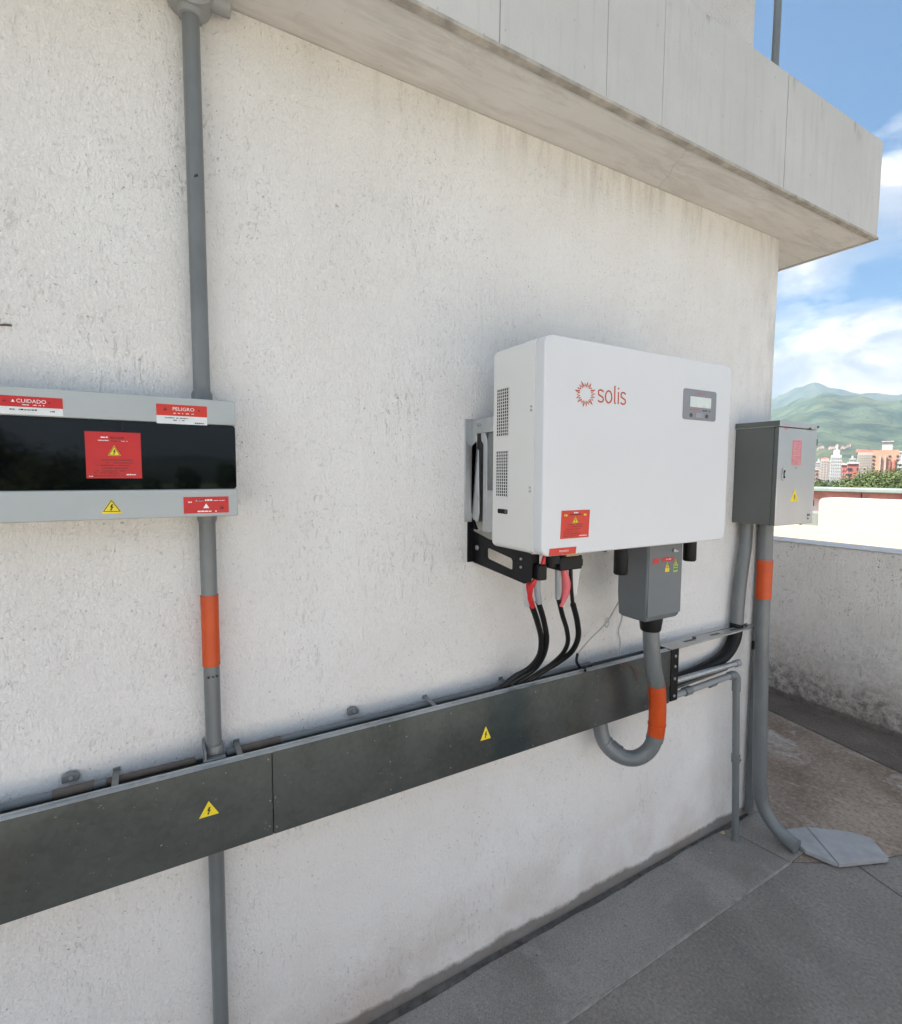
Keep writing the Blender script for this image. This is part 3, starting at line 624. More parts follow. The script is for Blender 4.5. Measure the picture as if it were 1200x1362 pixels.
# display
dp = build('display_panel', MB().prism(rrect(1.2755, 1.4235, 1.6630, 1.7475, .008, 5), IY0 - .0018, IY0), m_disp, iv, bevel=.0006)
build('screen', MB().box(1.304, 1.398, IY0 - .0026, IY0 - .0019, 1.6985, 1.7275), m_lcd, dp, bevel=.0003)
g = MB(); dashes(g, 1.302, 1.345, 1.6895, .0035, IY0 - .0021, rs, .9); dashes(g, 1.335, 1.38, 1.7355, .003, IY0 - .0021, rs, .85); build('small_print', g, M('red_grey_print', (.5, .1, .12), .5), dp, smooth=0, kind='stuff')
g = MB(); dashes(g, 1.35, 1.395, 1.6890, .004, IY0 - .0021, rs, .5); build('indicator_marks', g, m_ink, dp, smooth=0, kind='stuff')
for bx in (1.3095, 1.3805): build('button', MB().cyl((bx, IY0 - .0017, 1.6755), (bx, IY0 - .0036, 1.6755), .0058, 16), m_dark, dp, bevel=.0006)
build('button_strip', MB().prism(rrect(1.330, 1.365, 1.6700, 1.6835, .003, 4), IY0 - .0026, IY0 - .0019), m_greys, dp)
# stickers on the front
s = sticker(iv, .8395, .9315, 1.3545, 1.4225, IY0, m_redst2, label='square red warning sticker on the inverter front', sx=.003)
g = MB(); 
for z_, a, b in ((1.3870, .862, .912), (1.3815, .866, .912), (1.3760, .858, .905), (1.3705, .852, .895), (1.3650, .850, .905), (1.3595, .85, .89)): dashes(g, a, b, z_, .0019, IY0 - .001, rs, .8)
dashes(g, .868, .905, 1.4105, .0035, IY0 - .001, rs, .9); build('small_print', g, m_inkr, s, smooth=0, kind='stuff')
g = MB(); dashes(g, .875, .895, 1.4150, .003, IY0 - .0012, rs, .9); dashes(g, .90, .925, 1.3590, .0024, IY0 - .0012, rs, .9); build('white_print', g, m_wht, s, smooth=0, kind='stuff')
g = MB(); dashes(g, .851, .861, 1.4085, .005, IY0 - .001, rs, 1); dashes(g, .914, .924, 1.4085, .005, IY0 - .001, rs, 1); build('yellow_marks', g, m_yel, s, smooth=0, kind='stuff')
tri_sign(iv, .8865, 1.3995, .021, .0165, IY0 - .0007)
s = sticker(iv, .8050, .8900, 1.3165, 1.3335, IY0 - .0002, m_redst2, label='narrow red warning strip at the bottom edge', sx=.002, name='warning_strip')
g = text_mb(MB(), 'PELIGRO', .852, 1.3257, .0044, IY0 - .0008, .029); build('lettering', g, m_wht, s, smooth=0)
# heat sink and the metal frame behind
hs = build('heat_sink', MB().box(.845, 1.45, -.1148, -.012, 1.345, 1.640), m_dark, iv, bevel=.003, label='dark finned heat sink behind the housing')
for k in range(9):
    build('fin', MB().box(.8395, .8448, -.108 + k * .0105, -.104 + k * .0105, 1.35, 1.632), m_dark, hs, smooth=0)
wb = build('wall_frame', MB().box(.766, .830, -.005, -.0005, 1.372, 1.6620), m_alu, iv, bevel=.001, label='silver metal hanging frame on the wall')
g = MB().prism([(-.0052, 1.395), (-.0052, 1.585), (-.024, 1.585), (-.030, 1.60), (-.030, 1.66), (-.0052, 1.66)], .788, .791, 'x')
g.prism([(-.006, 1.380), (-.006, 1.585), (-.034, 1.575), (-.040, 1.40), (-.034, 1.372)], .7915, .7945, 'x')
build('frame_ear', g, m_alu, wb, bevel=.001)
build('frame_rail', MB().prism([(-.060, 1.350), (-.078, 1.350), (-.078, 1.600), (-.070, 1.616), (-.060, 1.660), (-.048, 1.660), (-.048, 1.60), (-.060, 1.59)], .790, .812, 'x'), m_alu, wb, bevel=.0015)
build('frame_rail', MB().box(.794, .845, -.114, -.0785, 1.4650, 1.6200), m_galvd, wb, bevel=.001)
build('frame_rail', MB().box(.790, .845, -.114, -.0785, 1.350, 1.4648), m_alu, wb, bevel=.001)
build('top_hook', MB().box(.785, .845, -.114, -.0305, 1.6205, 1.6600), m_alu, wb, bevel=.0015)
build('bolt', MB().cyl((.785, -.043, 1.643), (.780, -.043, 1.643), .005, 12), m_screw, wb); build('bolt', MB().cyl((.785, -.053, 1.643), (.781, -.053, 1.643), .0032, 12), m_screw, wb)
# black bracket plate under the left edge with its slot (four bars round the opening)
bz0, bz1 = 1.244, 1.338
bk = MB()
P_out = [(0, 1.345), (-.075, 1.3300), (-.262, 1.3145), (-.268, 1.300), (-.268, 1.258), (-.262, 1.244), (-.240, 1.236), (-.006, 1.254), (0, 1.256)]
def plate_with_hole(outer, hole, x0, x1):
    import bmesh
    bm = bmesh.new(); loops = []
    for poly in (outer, hole):
        vs = [bm.verts.new((x0, p[0], p[1])) for p in poly]; loops += [bm.edges.new((vs[i], vs[(i + 1) % len(vs)])) for i in range(len(vs))]
    bmesh.ops.triangle_fill(bm, use_beauty=True, edges=loops)
    geo = bmesh.ops.extrude_face_region(bm, geom=bm.faces[:])
    bmesh.ops.translate(bm, verts=[v for v in geo['geom'] if isinstance(v, bmesh.types.BMVert)], vec=(x1 - x0, 0, 0))
    bmesh.ops.recalc_face_normals(bm, faces=bm.faces)
    mb = MB(); bm.verts.index_update(); mb.add([v.co.copy() for v in bm.verts], [tuple(v.index for v in f_.verts) for f_ in bm.faces]); bm.free(); return mb
hole = [(-.078, 1.306), (-.185, 1.292), (-.190, 1.286), (-.190, 1.266), (-.184, 1.262), (-.080, 1.275), (-.074, 1.279), (-.073, 1.301)]
bkt = build('lower_bracket', plate_with_hole(P_out, hole, .797, .8005), m_blackm, iv, smooth=0, label='black slotted bracket plate under left side')
build('bracket_flange', MB().box(.777, .797, -.0045, -.0005, 1.256, 1.375), m_blackm, bkt, bevel=.0008)
g = MB().prism([(-.0055, 1.352), (-.0055, 1.385), (-.030, 1.352)], .790, .796, 'x'); build('bracket_gusset', g, m_blackm, bkt)
build('bracket_flange', MB().box(.8006, .826, -.262, -.258, 1.252, 1.312), m_blackm, bkt, bevel=.0008)
for a, b, r_ in ((-.026, 1.300, .0075), (-.228, 1.297, .0032), (-.228, 1.276, .0032)):
    build('bolt', MB().cyl((.797, a, b), (.7925, a, b), r_, 16), m_screw, bkt, bevel=.0008)
build('latch_block', MB().box(.806, .832, -.285, -.262, 1.250, 1.288), m_black, bkt, bevel=.003)
# underside fittings
build('cable_gland', MB().cyl((.848, -.285, 1.3145), (.848, -.285, 1.290), .018, 20), m_black, iv, bevel=.002)
gl = build('terminal_block', MB().box(.874, .948, -.285, -.235, 1.268, 1.303), m_black, iv, bevel=.003)
build('brass_plate', MB().box(.893, .935, -.286, -.236, 1.3032, 1.3145), M('brass_label', (.45, .33, .16), .5, var=.2, vscale=60), gl)
build('locking_ring', MB().cyl((.862, -.262, 1.3145), (.862, -.262, 1.276), .016, 18), m_black, gl, bevel=.002); build('locking_ring', MB().cyl((.953, -.262, 1.290), (.953, -.262, 1.272), .014, 18), m_black, gl, bevel=.002)
for x_, y_2, z_ in ((1.123, -.255, 1.232), (1.438, -.245, 1.243)):
    build('end_plug', MB().tube([(x_, y_2, 1.3145), (x_, y_2, z_ + .004), (x_, y_2, z_)], [.0195, .0195, .017], 24, False), m_black, iv)
build('bottom_lug', MB().tube([(1.01, -.30, 1.3148), (1.01, -.30, 1.310)], .006, 10, False), m_black, iv)

# ------------------------------------------------------------------ connection box below the inverter
cb = thing('connection_box', (1.317, -.2, 1.06), 'grey plastic connection box hanging under the white inverter', 'junction box')
BX0, BX1, BY0, BY1, BZ0 = 1.240, 1.397, -.250, -.140, 1.082
g = MB(); zz = [(1.3147, 0), (1.15, 0), (BZ0, .003), (BZ0 - .010, .010)]
rings = []
for z_, ins in zz: rings.append([(BX0 + ins, BY0 + ins, z_), (BX1 - ins * .9, BY0 + ins, z_), (BX1 - ins * .9, BY1 - ins, z_), (BX0 + ins, BY1 - ins, z_)])
v = [p for r_ in rings for p in r_]; fs = [(0, 1, 2, 3), (15, 14, 13, 12)]
for i in range(3):
    for k in range(4): a = i * 4 + k; b = i * 4 + (k + 1) % 4; fs.append((a, a + 4, b + 4, b))
g.add(v, fs); bd = build('housing', g, m_conn, cb, bevel=.005, seg=3)
build('lid', MB().box(BX0 + .004, BX1 - .004, BY0 - .0025, BY0 + .0002, BZ0 + .008, 1.314), m_conn, cb, bevel=.002)
y_ = BY0 - .0026
sticker(cb, 1.2600, 1.2850, 1.2480, 1.2640, y_, m_redst, 'red_sticker'); s = sticker(cb, 1.300, 1.3500, 1.2520, 1.2640, y_, m_redst, 'red_sticker')
g = MB(); dashes(g, 1.31, 1.34, 1.2565, .003, y_ - .0009, rs, .7); build('white_print', g, m_wht, s, smooth=0, kind='stuff')
s = sticker(cb, 1.3150, 1.3330, 1.2200, 1.2310, y_, m_yel, 'yellow_tag'); build('bolt_symbol', MB().add([(p[0], y_ - .001, p[1]) for p in bolt_poly(1.324, 1.2255, .008)], [tuple(range(11))[::-1]]), m_ink, s, smooth=0)
tri_sign(cb, 1.3240, 1.2410, .018, .018, y_)
s = sticker(cb, 1.3520, 1.3720, 1.2160, 1.2400, y_, M('green_tag', (.30, .48, .10), .5, var=.1, vscale=40), 'green_tag'); g = MB(); dashes(g, 1.354, 1.370, 1.223, .005, y_ - .001, rs, .9); dashes(g, 1.356, 1.370, 1.232, .003, y_ - .001, rs, .9); build('small_print', g, m_ink, s, smooth=0, kind='stuff')
tri_sign(cb, 1.3625, 1.2490, .014, .017, y_)
g = MB(); g.cyl((1.349, BY0 - .0025, 1.283), (1.349, BY0 - .009, 1.283), .005, 12); g.box(1.350, 1.368, BY0 - .007, BY0 - .0055, 1.278, 1.282); build('padlock_eye', g, m_screw, cb)
GX, GY = 1.330, -.196
g = MB().tube([(GX, GY, 1.0725), (GX, GY, 1.066), (GX, GY, 1.030), (GX, GY, 1.026)], [.0355, .0355, .0310, .0285], 28, False); build('gland', g, m_black, cb)

# bent conduit with orange band
t = thing('bent_conduit', (1.36, -.17, .58), 'grey bent conduit with orange band looping under the trunking', 'conduit')
path = [(1.332, -.196, 1.03), (1.336, -.197, .98), (1.352, -.194, .905), (1.380, -.187, .835), (1.392, -.184, .76), (1.398, -.180, .68), (1.386, -.165, .612), (1.352, -.135, .575), (1.312, -.098, .580), (1.282, -.066, .620), (1.272, -.050, .690), (1.272, -.046, .715)]
build('pipe', MB().tube(path, .0250, 28), m_pvc, t)
build('orange_band', MB().tube([(1.3797, -.1872, .838), (1.3905, -.1848, .775), (1.397, -.1808, .700), (1.3965, -.1775, .664)], .0268, 28), m_orange, t)
build('band_ring', MB().tube([(1.3968, -.1806, .704), (1.3972, -.1804, .699)], .0286, 28, False), m_orange, t)
build('pipe_socket', MB().tube([(1.3972, -.1765, .660), (1.3945, -.1745, .645)], .0272, 28, False), m_pvc, t)
build('pipe_socket', MB().tube([(1.322, -.107, .5755), (1.2975, -.083, .596), (1.284, -.069, .618)], [.0262, .0268, .0262], 28), m_pvc, t)
build('clip_ear', MB().tube([(1.312, -.118, .613), (1.300, -.110, .622), (1.291, -.100, .633)], .0045, 10), m_dark, t)

# ------------------------------------------------------------------ cables into the tray
def cable(name, label, segs, extras=()):
    p0 = segs[0][0][-1]; t = thing(name, p0, label, 'cable', 'cables dropping from inverter into the trunking')
    for pts, rad, mat, nm in segs: build(nm, MB().tube(pts, rad, 14), mat, t)
    return t
cable('red_cable', 'leftmost cable with bright red upper sheath entering the trunking', [
    ([(.835, -.275, 1.312), (.828, -.272, 1.285), (.818, -.262, 1.254), (.810, -.252, 1.230), (.816, -.240, 1.199), (.834, -.230, 1.169)], .0064, m_redc, 'red_sheath'),
    ([(.832, -.230, 1.171), (.871, -.205, 1.118), (.914, -.170, 1.056), (.941, -.130, .993), (.934, -.095, .945), (.900, -.066, .914), (.845, -.05, .872)], .0078, m_rubber, 'black_sheath')])
cable('red_cable', 'short thin red cable joining the first from the black bracket', [
    ([(.811, -.237, 1.262), (.811, -.238, 1.243), (.814, -.237, 1.217), (.830, -.233, 1.176)], .0060, m_redc, 'red_sheath')])
cable('black_cable', 'black cable with grey heat shrink near the top, second from left', [
    ([(.838, -.272, 1.305), (.822, -.264, 1.262), (.821, -.262, 1.252)], .0056, m_redc, 'red_sheath'),
    ([(.821, -.262, 1.254), (.827, -.255, 1.219), (.839, -.248, 1.184)], .0080, m_greys, 'heat_shrink'),
    ([(.836, -.248, 1.188), (.883, -.215, 1.125), (.929, -.175, 1.056), (.953, -.135, .993), (.949, -.100, .942), (.912, -.070, .908), (.86, -.045, .872)], .0076, m_rubber, 'black_sheath')])
cable('black_cable', 'black cable with faded red and clear sleeve below terminal block', [
    ([(.886, -.262, 1.268), (.894, -.255, 1.226), (.901, -.248, 1.188)], .0070, m_greys, 'clear_sleeve'),
    ([(.904, -.264, 1.268), (.919, -.258, 1.229), (.922, -.252, 1.198), (.914, -.246, 1.165)], [.0075, .0120, .010, .004], m_redf, 'faded_sleeve'),
    ([(.902, -.248, 1.192), (.939, -.225, 1.134), (.984, -.195, 1.078), (1.016, -.165, 1.028), (1.029, -.130, .982), (1.014, -.098, .942), (.980, -.070, .908), (.93, -.045, .872)], .0066, m_rubber, 'black_sheath')])
cable('black_cable', 'rightmost plain black cable bowing out below terminal block', [
    ([(.930, -.262, 1.268), (.940, -.255, 1.217), (.957, -.245, 1.161)], .0052, m_rubber, 'thin_sheath'),
    ([(.956, -.246, 1.166), (.990, -.228, 1.111), (1.024, -.198, 1.052), (1.042, -.155, .995), (1.026, -.115, .952), (.994, -.082, .918), (.95, -.05, .872)], .0078, m_rubber, 'black_sheath')])
build('thin_red_wire', MB().tube([(.905, -.045, .905), (.885, -.05, .890), (.850, -.055, .878)], .0022, 8), m_redc, label='short thin red wire lying among cables at the trunking', cat='wire')
build('paper_tag', MB().prism([(.826, 1.165), (.846, 1.163), (.846, 1.235), (.818, 1.240)], -.205, -.2044), m_paper, label='white paper tag hanging behind the red cables', cat='tag')
build('plastic_tag', MB().prism([(.978, 1.185), (.998, 1.178), (1.012, 1.262), (.978, 1.265)], -.215, -.2142), m_paper, label='pale plastic tag hanging right of the terminal block', cat='tag')
t = thing('grounding_wire', (1.18, -.04, .9), 'pale wire with ring lug sloping from connection box to trunking', 'wire')
build('wire', MB().tube([(1.345, -.055, 1.085), (1.302, -.045, 1.018), (1.235, -.035, .965), (1.180, -.035, .925)], .0026, 10), m_wire, t)
build('dark_end', MB().tube([(1.182, -.035, .927), (1.172, -.042, .905), (1.180, -.05, .886)], .0045, 10), m_black, t)
g = MB(); pts = [(1.300 + .0085 * math.cos(R(a)) - .003 * math.sin(R(a)), -.047, 1.016 + .014 * math.sin(R(a)) + .006 * math.cos(R(a))) for a in range(0, 361, 30)]; g.tube(pts, .0020, 8, False, caps=False); build('ring_lug', g, m_galv, t)
build('hanging_wire', MB().tube([(1.375, -.045, 1.10), (1.385, -.035, 1.02), (1.375, -.03, .975), (1.385, -.03, .93), (1.378, -.035, .885)], .0028, 10), m_wire, label='thin pale wire hanging straight down beside bent conduit', cat='wire')
build('thin_wire', MB().tube([(1.32, -.092, .884), (1.345, -.094, .878), (1.378, -.096, .862), (1.395, -.097, .838), (1.400, -.098, .815)], .0016, 8), M('dull_red_wire', (.20, .035, .03), .5), label='thin dull red wire on the trunking front by orange band', cat='wire')
build('black_tie', MB().tube([(1.165, -.088, .891), (1.185, -.070, .894), (1.215, -.066, .892)], .004, 8), m_black, label='black cable tie end on the trunking lip', cat='cable tie')

# ------------------------------------------------------------------ enclosure at the wall corner
EX0, EX1, EY0, EZ0, EZ1 = 2.052, 2.330, -.170, 1.316, 1.716
en = thing('steel_enclosure', (2.19, -.08, EZ0), 'grey steel enclosure with latch mounted at the wall corner', 'enclosure')
build('body', MB().box(EX0, EX1 - .004, -.150, -.0005, EZ0, EZ1 - .022), m_box_shade, en, bevel=.002)
build('door', MB().box(EX0 + .001, EX1, EY0, -.1525, EZ0 - .001, EZ1 - .026), [m_box], en, bevel=.0025)
build('door_side_shade', MB().box(EX0 - .0005, EX0 + .0008, EY0 + .002, -.1530, EZ0 + .001, EZ1 - .028), m_box_shade, en, smooth=0)  # thin dark sheet, paints shade onto the door's side
build('rain_lid', MB().box(EX0 - .004, EX1 + .004, EY0 - .004, -.0005, EZ1 - .0235, EZ1), m_box, en, bevel=.002)
build('lid_side_shade', MB().box(EX0 - .0052, EX0 - .0042, EY0 - .002, -.002, EZ1 - .0215, EZ1 - .002), m_box_shade, en, smooth=0)  # thin dark sheet, paints shade onto the lid's side
lt = build('latch', MB().prism(rrect(2.083, 2.101, 1.489, 1.537, .008, 5), EY0 - .004, EY0), m_galv, en, bevel=.001)
build('latch_key', MB().prism(rrect(2.088, 2.096, 1.497, 1.529, .0035, 4), EY0 - .0062, EY0 - .0041), m_black, lt); build('latch_core', MB().prism(rrect(2.0895, 2.0945, 1.505, 1.520, .002, 4), EY0 - .0082, EY0 - .0063), m_galv, lt)
s = sticker(en, 2.148, 2.215, 1.5490, 1.6455, EY0, m_pink, 'faded_sticker', label='faded pink rectangular sticker on the door')
g = MB(); rr = random.Random(4)
for k in range(9): dashes(g, 2.156, 2.207, 1.556 + k * .0095, .0032, EY0 - .001, rr, .7)
build('small_print', g, m_pinkl, s, smooth=0, kind='stuff')
g = MB(); dashes(g, 2.086, 2.110, 1.6810, .009, EY0 - .0004, rr, 1); build('red_mark', g, m_pink, en, smooth=0, kind='stuff')
tr_ = [(2.150, 1.407), (2.212, 1.408), (2.176, 1.456)]
s = build('warning_triangle', MB().prism([(2.150, 1.4065), (2.213, 1.4065), (2.1815, 1.4560)], EY0 - .0006, EY0), m_yel, en, smooth=0); build('bolt_symbol', MB().add([(p[0], EY0 - .001, p[1]) for p in bolt_poly(2.181, 1.424, .026)], [tuple(range(11))[::-1]]), m_ink, s, smooth=0)
for a, b in ((1.63, 1.655), (1.385, 1.41)): build('hinge', MB().box(EX1 + .0002, EX1 + .004, EY0 - .001, EY0 + .008, a, b), m_dark, en)
build('lid_screw', MB().cyl((2.322, EY0 - .004, 1.703), (2.322, EY0 - .007, 1.703), .004, 10), m_dark, en)
g = MB(); dashes(g, 2.285, 2.305, 1.345, .010, EY0 - .0004, rr, .9); dashes(g, 2.285, 2.300, 1.332, .006, EY0 - .0004, rr, .9); dashes(g, 2.176, 2.186, 1.536, .004, EY0 - .0004, rr, 1); g.box(2.23, 2.25, EY0 - .002, EY0, EZ0 - .004, EZ0 - .0012); build('small_mark', g, m_ink, en, smooth=0, kind='stuff')
g = MB().prism([(2.245, EZ1 - .026), (2.275, EZ1 - .026), (2.262, EZ1 - .018)], EY0 - .0052, EY0 - .0042); build('lid_notch', g, m_black, en, smooth=0)

# ------------------------------------------------------------------ pipes at the right
t = thing('flexible_conduit', (2.08, -.03, .75), 'dark grey flexible conduit curving from enclosure down into the pipes', 'conduit')
build('pipe', MB().tube([(2.104, -.034, 1.315), (2.100, -.034, 1.22), (2.080, -.034, 1.10), (2.068, -.034, .98), (2.064, -.034, .90), (2.050, -.034, .835), (2.005, -.034, .785), (1.93, -.034, .760), (1.80, -.034, .745), (1.60, -.034, .738)], [.0245] * 5 + [.0245, .023, .021, .019, .018], 26), m_pvc, t)
build('black_sheath', MB().tube([(2.0645, -.0345, .900), (2.050, -.0345, .836), (2.005, -.0345, .7865), (1.93, -.0345, .7615), (1.80, -.0345, .7465), (1.625, -.0345, .7395)], [.0255, .0255, .0240, .022, .020, .019], 26), m_black, t, label='black taped lower bend of conduit')
t = thing('large_conduit', (2.15, -.1, 0), 'thick grey conduit with orange band bending out onto the floor', 'conduit')
build('pipe', MB().tube([(2.124, -.100, 1.3155), (2.127, -.100, 1.10), (2.131, -.100, .85), (2.148, -.100, .60), (2.163, -.100, .34), (2.169, -.102, .20), (2.180, -.120, .115), (2.188, -.158, .062), (2.186, -.205, .038), (2.183, -.245, .030)], [.0265] * 7 + [.0265, .0262, .026], 28), m_pvc, t)
build('orange_band', MB().tube([(2.1275, -.1, 1.012), (2.1275, -.1, 1.09), (2.1265, -.1, 1.170)], [.0292, .0286, .0292], 28, False), m_orange, t)
build('pipe_socket', MB().tube([(2.1695, -.102, .222), (2.1725, -.107, .165), (2.1745, -.110, .150)], [.0268, .0282, .0268], 28), m_pvc, t)
build('end_collar', MB().tube([(2.1835, -.232, .0325), (2.183, -.250, .0305)], .0285, 28, False), m_pvc, t)
build('side_clip', MB().box(2.100, 2.106, -.088, -.078, .80, .835), m_black, t, bevel=.001)
t = thing('second_conduit', (2.26, -.03, 0), 'narrower grey conduit standing half hidden behind the thick conduit', 'conduit')
build('pipe', MB().tube([(2.245, -.022, 1.30), (2.245, -.022, .02)], .018, 22, False), m_pvc, t)
t = thing('water_pipe', (2.02, -.08, 0), 'slim grey pipe with elbow dropping to the floor at the corner', 'pipe')
build('pipe', MB().tube([(2.017, -.072, .655), (2.040, -.086, -.01)], .0135, 20, False), m_pvc, t)
build('elbow', MB().tube([(1.975, -.066, .707), (2.000, -.068, .708), (2.014, -.071, .697), (2.017, -.072, .675), (2.018, -.072, .640)], [.0155, .0160, .0168, .0160, .0165], 20), m_pvc, t)
build('horizontal_pipe', MB().tube([(1.60, -.060, .694), (1.98, -.066, .707)], .0120, 18, False), m_pvcl, t)
for a, n_ in ((1.70, .0165), (1.85, .0150)):
    build('collar', MB().tube([(a, -.0615, .6975), (a + .035, -.0620, .6990)], n_, 18, False), m_pvc, t)
build('collar', MB().tube([(2.0265, -.078, .372), (2.0275, -.0785, .340)], .0165, 18, False), m_pvc, t); g = MB().tube([(2.020, -.082, .362), (2.034, -.094, .352), (2.042, -.082, .358)], .003, 8); build('clip_wire', g, m_dark, t)
t = thing('silver_pipe', (1.8, -.06, .75), 'bright silver horizontal pipe ending above the elbow', 'pipe')
build('pipe', MB().tube([(1.60, -.070, .757), (2.015, -.070, .753)], .0110, 18, False), m_galv, t)
build('end_cap', MB().tube([(2.005, -.070, .753), (2.030, -.070, .7528)], .0145, 16, False), m_pvcl, t)
for z_, lab in ((.728, 'upper thin dark pipe between silver pipe and grey pipe'), (.712, 'lower thin dark pipe between silver pipe and grey pipe')):
    build('thin_pipe', MB().tube([(1.60, -.045, z_), (1.99, -.045, z_ + .016)], .0068, 12, False), m_dark, label=lab, cat='pipe', group='thin dark pipes beside silver pipe')
t = thing('angle_rail', (1.9, -.05, .885), 'slotted metal angle rail running from trunking to the thick conduit', 'rail')
build('flange', MB().prism([(1.585, -.088), (2.165, -.072), (2.185, -.060), (2.165, -.040), (1.585, -.022)], .8850, .8875, 'z'), m_galv, t, smooth=0)
build('web', MB().prism([(1.585, .870), (2.150, .876), (2.165, .8849), (1.585, .8849)], -.0225, -.0205), m_galvd, t, smooth=0)
build('front_edge', MB().prism([(1.585, -.089), (2.165, -.0735), (2.165, -.0720), (1.585, -.0875)], .8835, .8892, 'z'), m_galv, t, smooth=0)
for xa in (1.70, 1.86, 1.99):
    build('slot', MB().box(xa, xa + .055, -.060, -.048, .8876, .8884), m_rust, t, smooth=0)
build('nut', MB().cyl((1.765, -.05, .8876), (1.765, -.05, .895), .007, 8), m_rust, t); build('nut', MB().cyl((2.10, -.052, .8876), (2.10, -.052, .896), .007, 8), m_rust, t)
# broken paving tile and pebbles
t = thing('floor_tile', (2.36, -.3, 0), 'loose pale grey cut stone tile lying on the floor by conduit', 'tile')
A = [(2.255, -.160), (2.358, -.200), (2.236, -.370), (2.205, -.27)]
B = [(2.3605, -.2010), (2.485, -.305), (2.519, -.371), (2.441, -.456), (2.2385, -.3725)]
build('tile_piece', MB().prism(A, .004, .021, 'z'), m_tile, t, bevel=.0025, smooth=0); build('tile_piece', MB().prism(B, .004, .0213, 'z'), m_tile, t, bevel=.0025, smooth=0)
for (x_, y_, r_, lab) in ((2.031, -.035, .009, 'largest cream pebble on floor beside the wall base'), (1.882, -.079, .004, 'tiny pale pebble on the strip, middle one'), (1.756, -.045, .003, 'tiniest pale pebble on strip, farthest from the pipes')):
    g = MB(); v = []; 
    for i in range(5):
        for k in range(8):
            a = math.pi * i / 4; b = 2 * math.pi * k / 8; q = r_ * rs.uniform(.8, 1.2)
            v.append((x_ + q * 1.3 * math.sin(a) * math.cos(b), y_ + q * math.sin(a) * math.sin(b), .004 + r_ * .45 + q * .5 * math.cos(a)))
    g.add(v, [(i * 8 + k, i * 8 + (k + 1) % 8, (i + 1) * 8 + (k + 1) % 8, (i + 1) * 8 + k) for i in range(4) for k in range(8)])
    build('pebble', g, m_pebble, smooth=60, label=lab, cat='pebble', group='pebbles on the strip')
build('nail', MB().tube([(-0.230, .002, 1.776), (-0.222, -.006, 1.776), (-0.212, -.012, 1.775)], .0022, 8), m_rust, label='short rusty nail in the wall above the panel at far left', cat='nail')
build('mast', MB().tube([(1.992, -.12, 2.868), (1.992, -.121, 4.3)], .0125, 12, False), m_pvc, label='thin grey vertical pole standing on top of the canopy', cat='pole')

# ------------------------------------------------------------------ far away: ground, trees, towers, mountain
GZ = -15.5
def polar(az, d): return Vector((CAM.x + math.sin(R(az)) * d, CAM.y + math.cos(R(az)) * d, 0))
def lerp(tab, x):
    if x <= tab[0][0]: return tab[0][1]
    for (a, p), (b, q) in zip(tab, tab[1:]):
        if x <= b: t_ = (x - a) / (b - a); t_ = t_ * t_ * (3 - 2 * t_); return p + (q - p) * t_
    return tab[-1][1]
near = [(0, 1.2), (20, 2.0), (40, 4.4), (55, 5.3), (60, 5.8), (62.3, 6.3), (64, 6.95), (65.6, 7.45), (67.5, 6.9), (70.8, 6.0), (76, 5.1), (86, 5.8), (100, 3.2), (130, 1.2), (180, .5), (270, .4), (360, 1.2)]
far = [(0, 1.6), (40, 4.6), (56, 6.2), (61, 6.8), (62.3, 7.1), (63.4, 7.65), (64.7, 8.05), (66.2, 7.5), (68.3, 6.8), (70.8, 6.15), (78, 6.3), (90, 5.6), (110, 3.0), (180, .8), (360, 1.6)]
def height(az, d):
    hn = 3300 * math.tan(R(lerp(near, az))); hf = 6400 * math.tan(R(lerp(far, az)))
    p = polar(az, d); n = noise.fractal(Vector((p.x / 900, p.y / 900, 0)), .9, 2.1, 5)
    rid = 1 - abs(noise.noise(Vector((p.x / 420 + 5, p.y / 420, 2.2)))) * 2
    a = max(0, min(1, (d - 900) / 2400)); a = a * a * (1.6 - .6 * a)
    b = max(0, min(1, (d - 3300) / 900)); b = b * b * (3 - 2 * b)
    c = max(0, min(1, (d - 4300) / 2100)); c = c * c * (3 - 2 * c)
    h = hn * a * (1 - .55 * b) + (hf - hn * .45) * c
    e = max(0, (d - 6400) / 1600)
    env = min(1, a * 1.2) * (1 - max(0, 1 - abs(d - 3300) / 350) * .9) * (1 - max(0, 1 - abs(d - 6400) / 500) * .9)
    return GZ + h * max(0, 1 - e) + (n * 95 + rid * 75) * env * (1 if h > 20 else h / 20)
azs = [i * 4 for i in range(0, 12)] + [48 + i * .30 for i in range(0, 120)] + [84 + i * 4 for i in range(0, 70)]
ds = [900 + i * 100 for i in range(0, 26)] + [3420 + i * 110 for i in range(0, 38)]
V = [tuple(polar(a, d)[:2]) + (height(a, d),) for d in ds for a in azs]; na = len(azs)
Fc = [(i * na + k, i * na + (k + 1) % na, (i + 1) * na + (k + 1) % na, (i + 1) * na + k) for i in range(len(ds) - 1) for k in range(na)]
mh, nth, bh, ph = newmat('forest_slope')
c = MIX(nth, RAMP(nth, NOISE(nth, ph, .008, 10, .72), [(.42, 0.), (.58, 1.)]), (.022, .055, .038), (.105, .145, .085))
c = MIX(nth, MATH(nth, 'MULTIPLY', RAMP(nth, NOISE(nth, MAPPING(nth, ph, loc=(300, 0, 0)), .0035, 6, .6), [(.56, 0.), (.68, 1.)]), .6), c, (.17, .17, .075))
L(nth, c, bh.inputs['Base Color']); bh.inputs['Roughness'].default_value = 1; bh.inputs['Specular IOR Level'].default_value = 0
bn = N(nth, 'ShaderNodeBump'); bn.inputs['Distance'].default_value = 38; L(nth, NOISE(nth, ph, .013, 9, .72), bn.inputs['Height']); L(nth, bn.outputs[0], bh.inputs['Normal'])
build('mountains', MB().add(V, Fc), mh, kind='structure', label='green mountain range fading to blue', smooth=60)
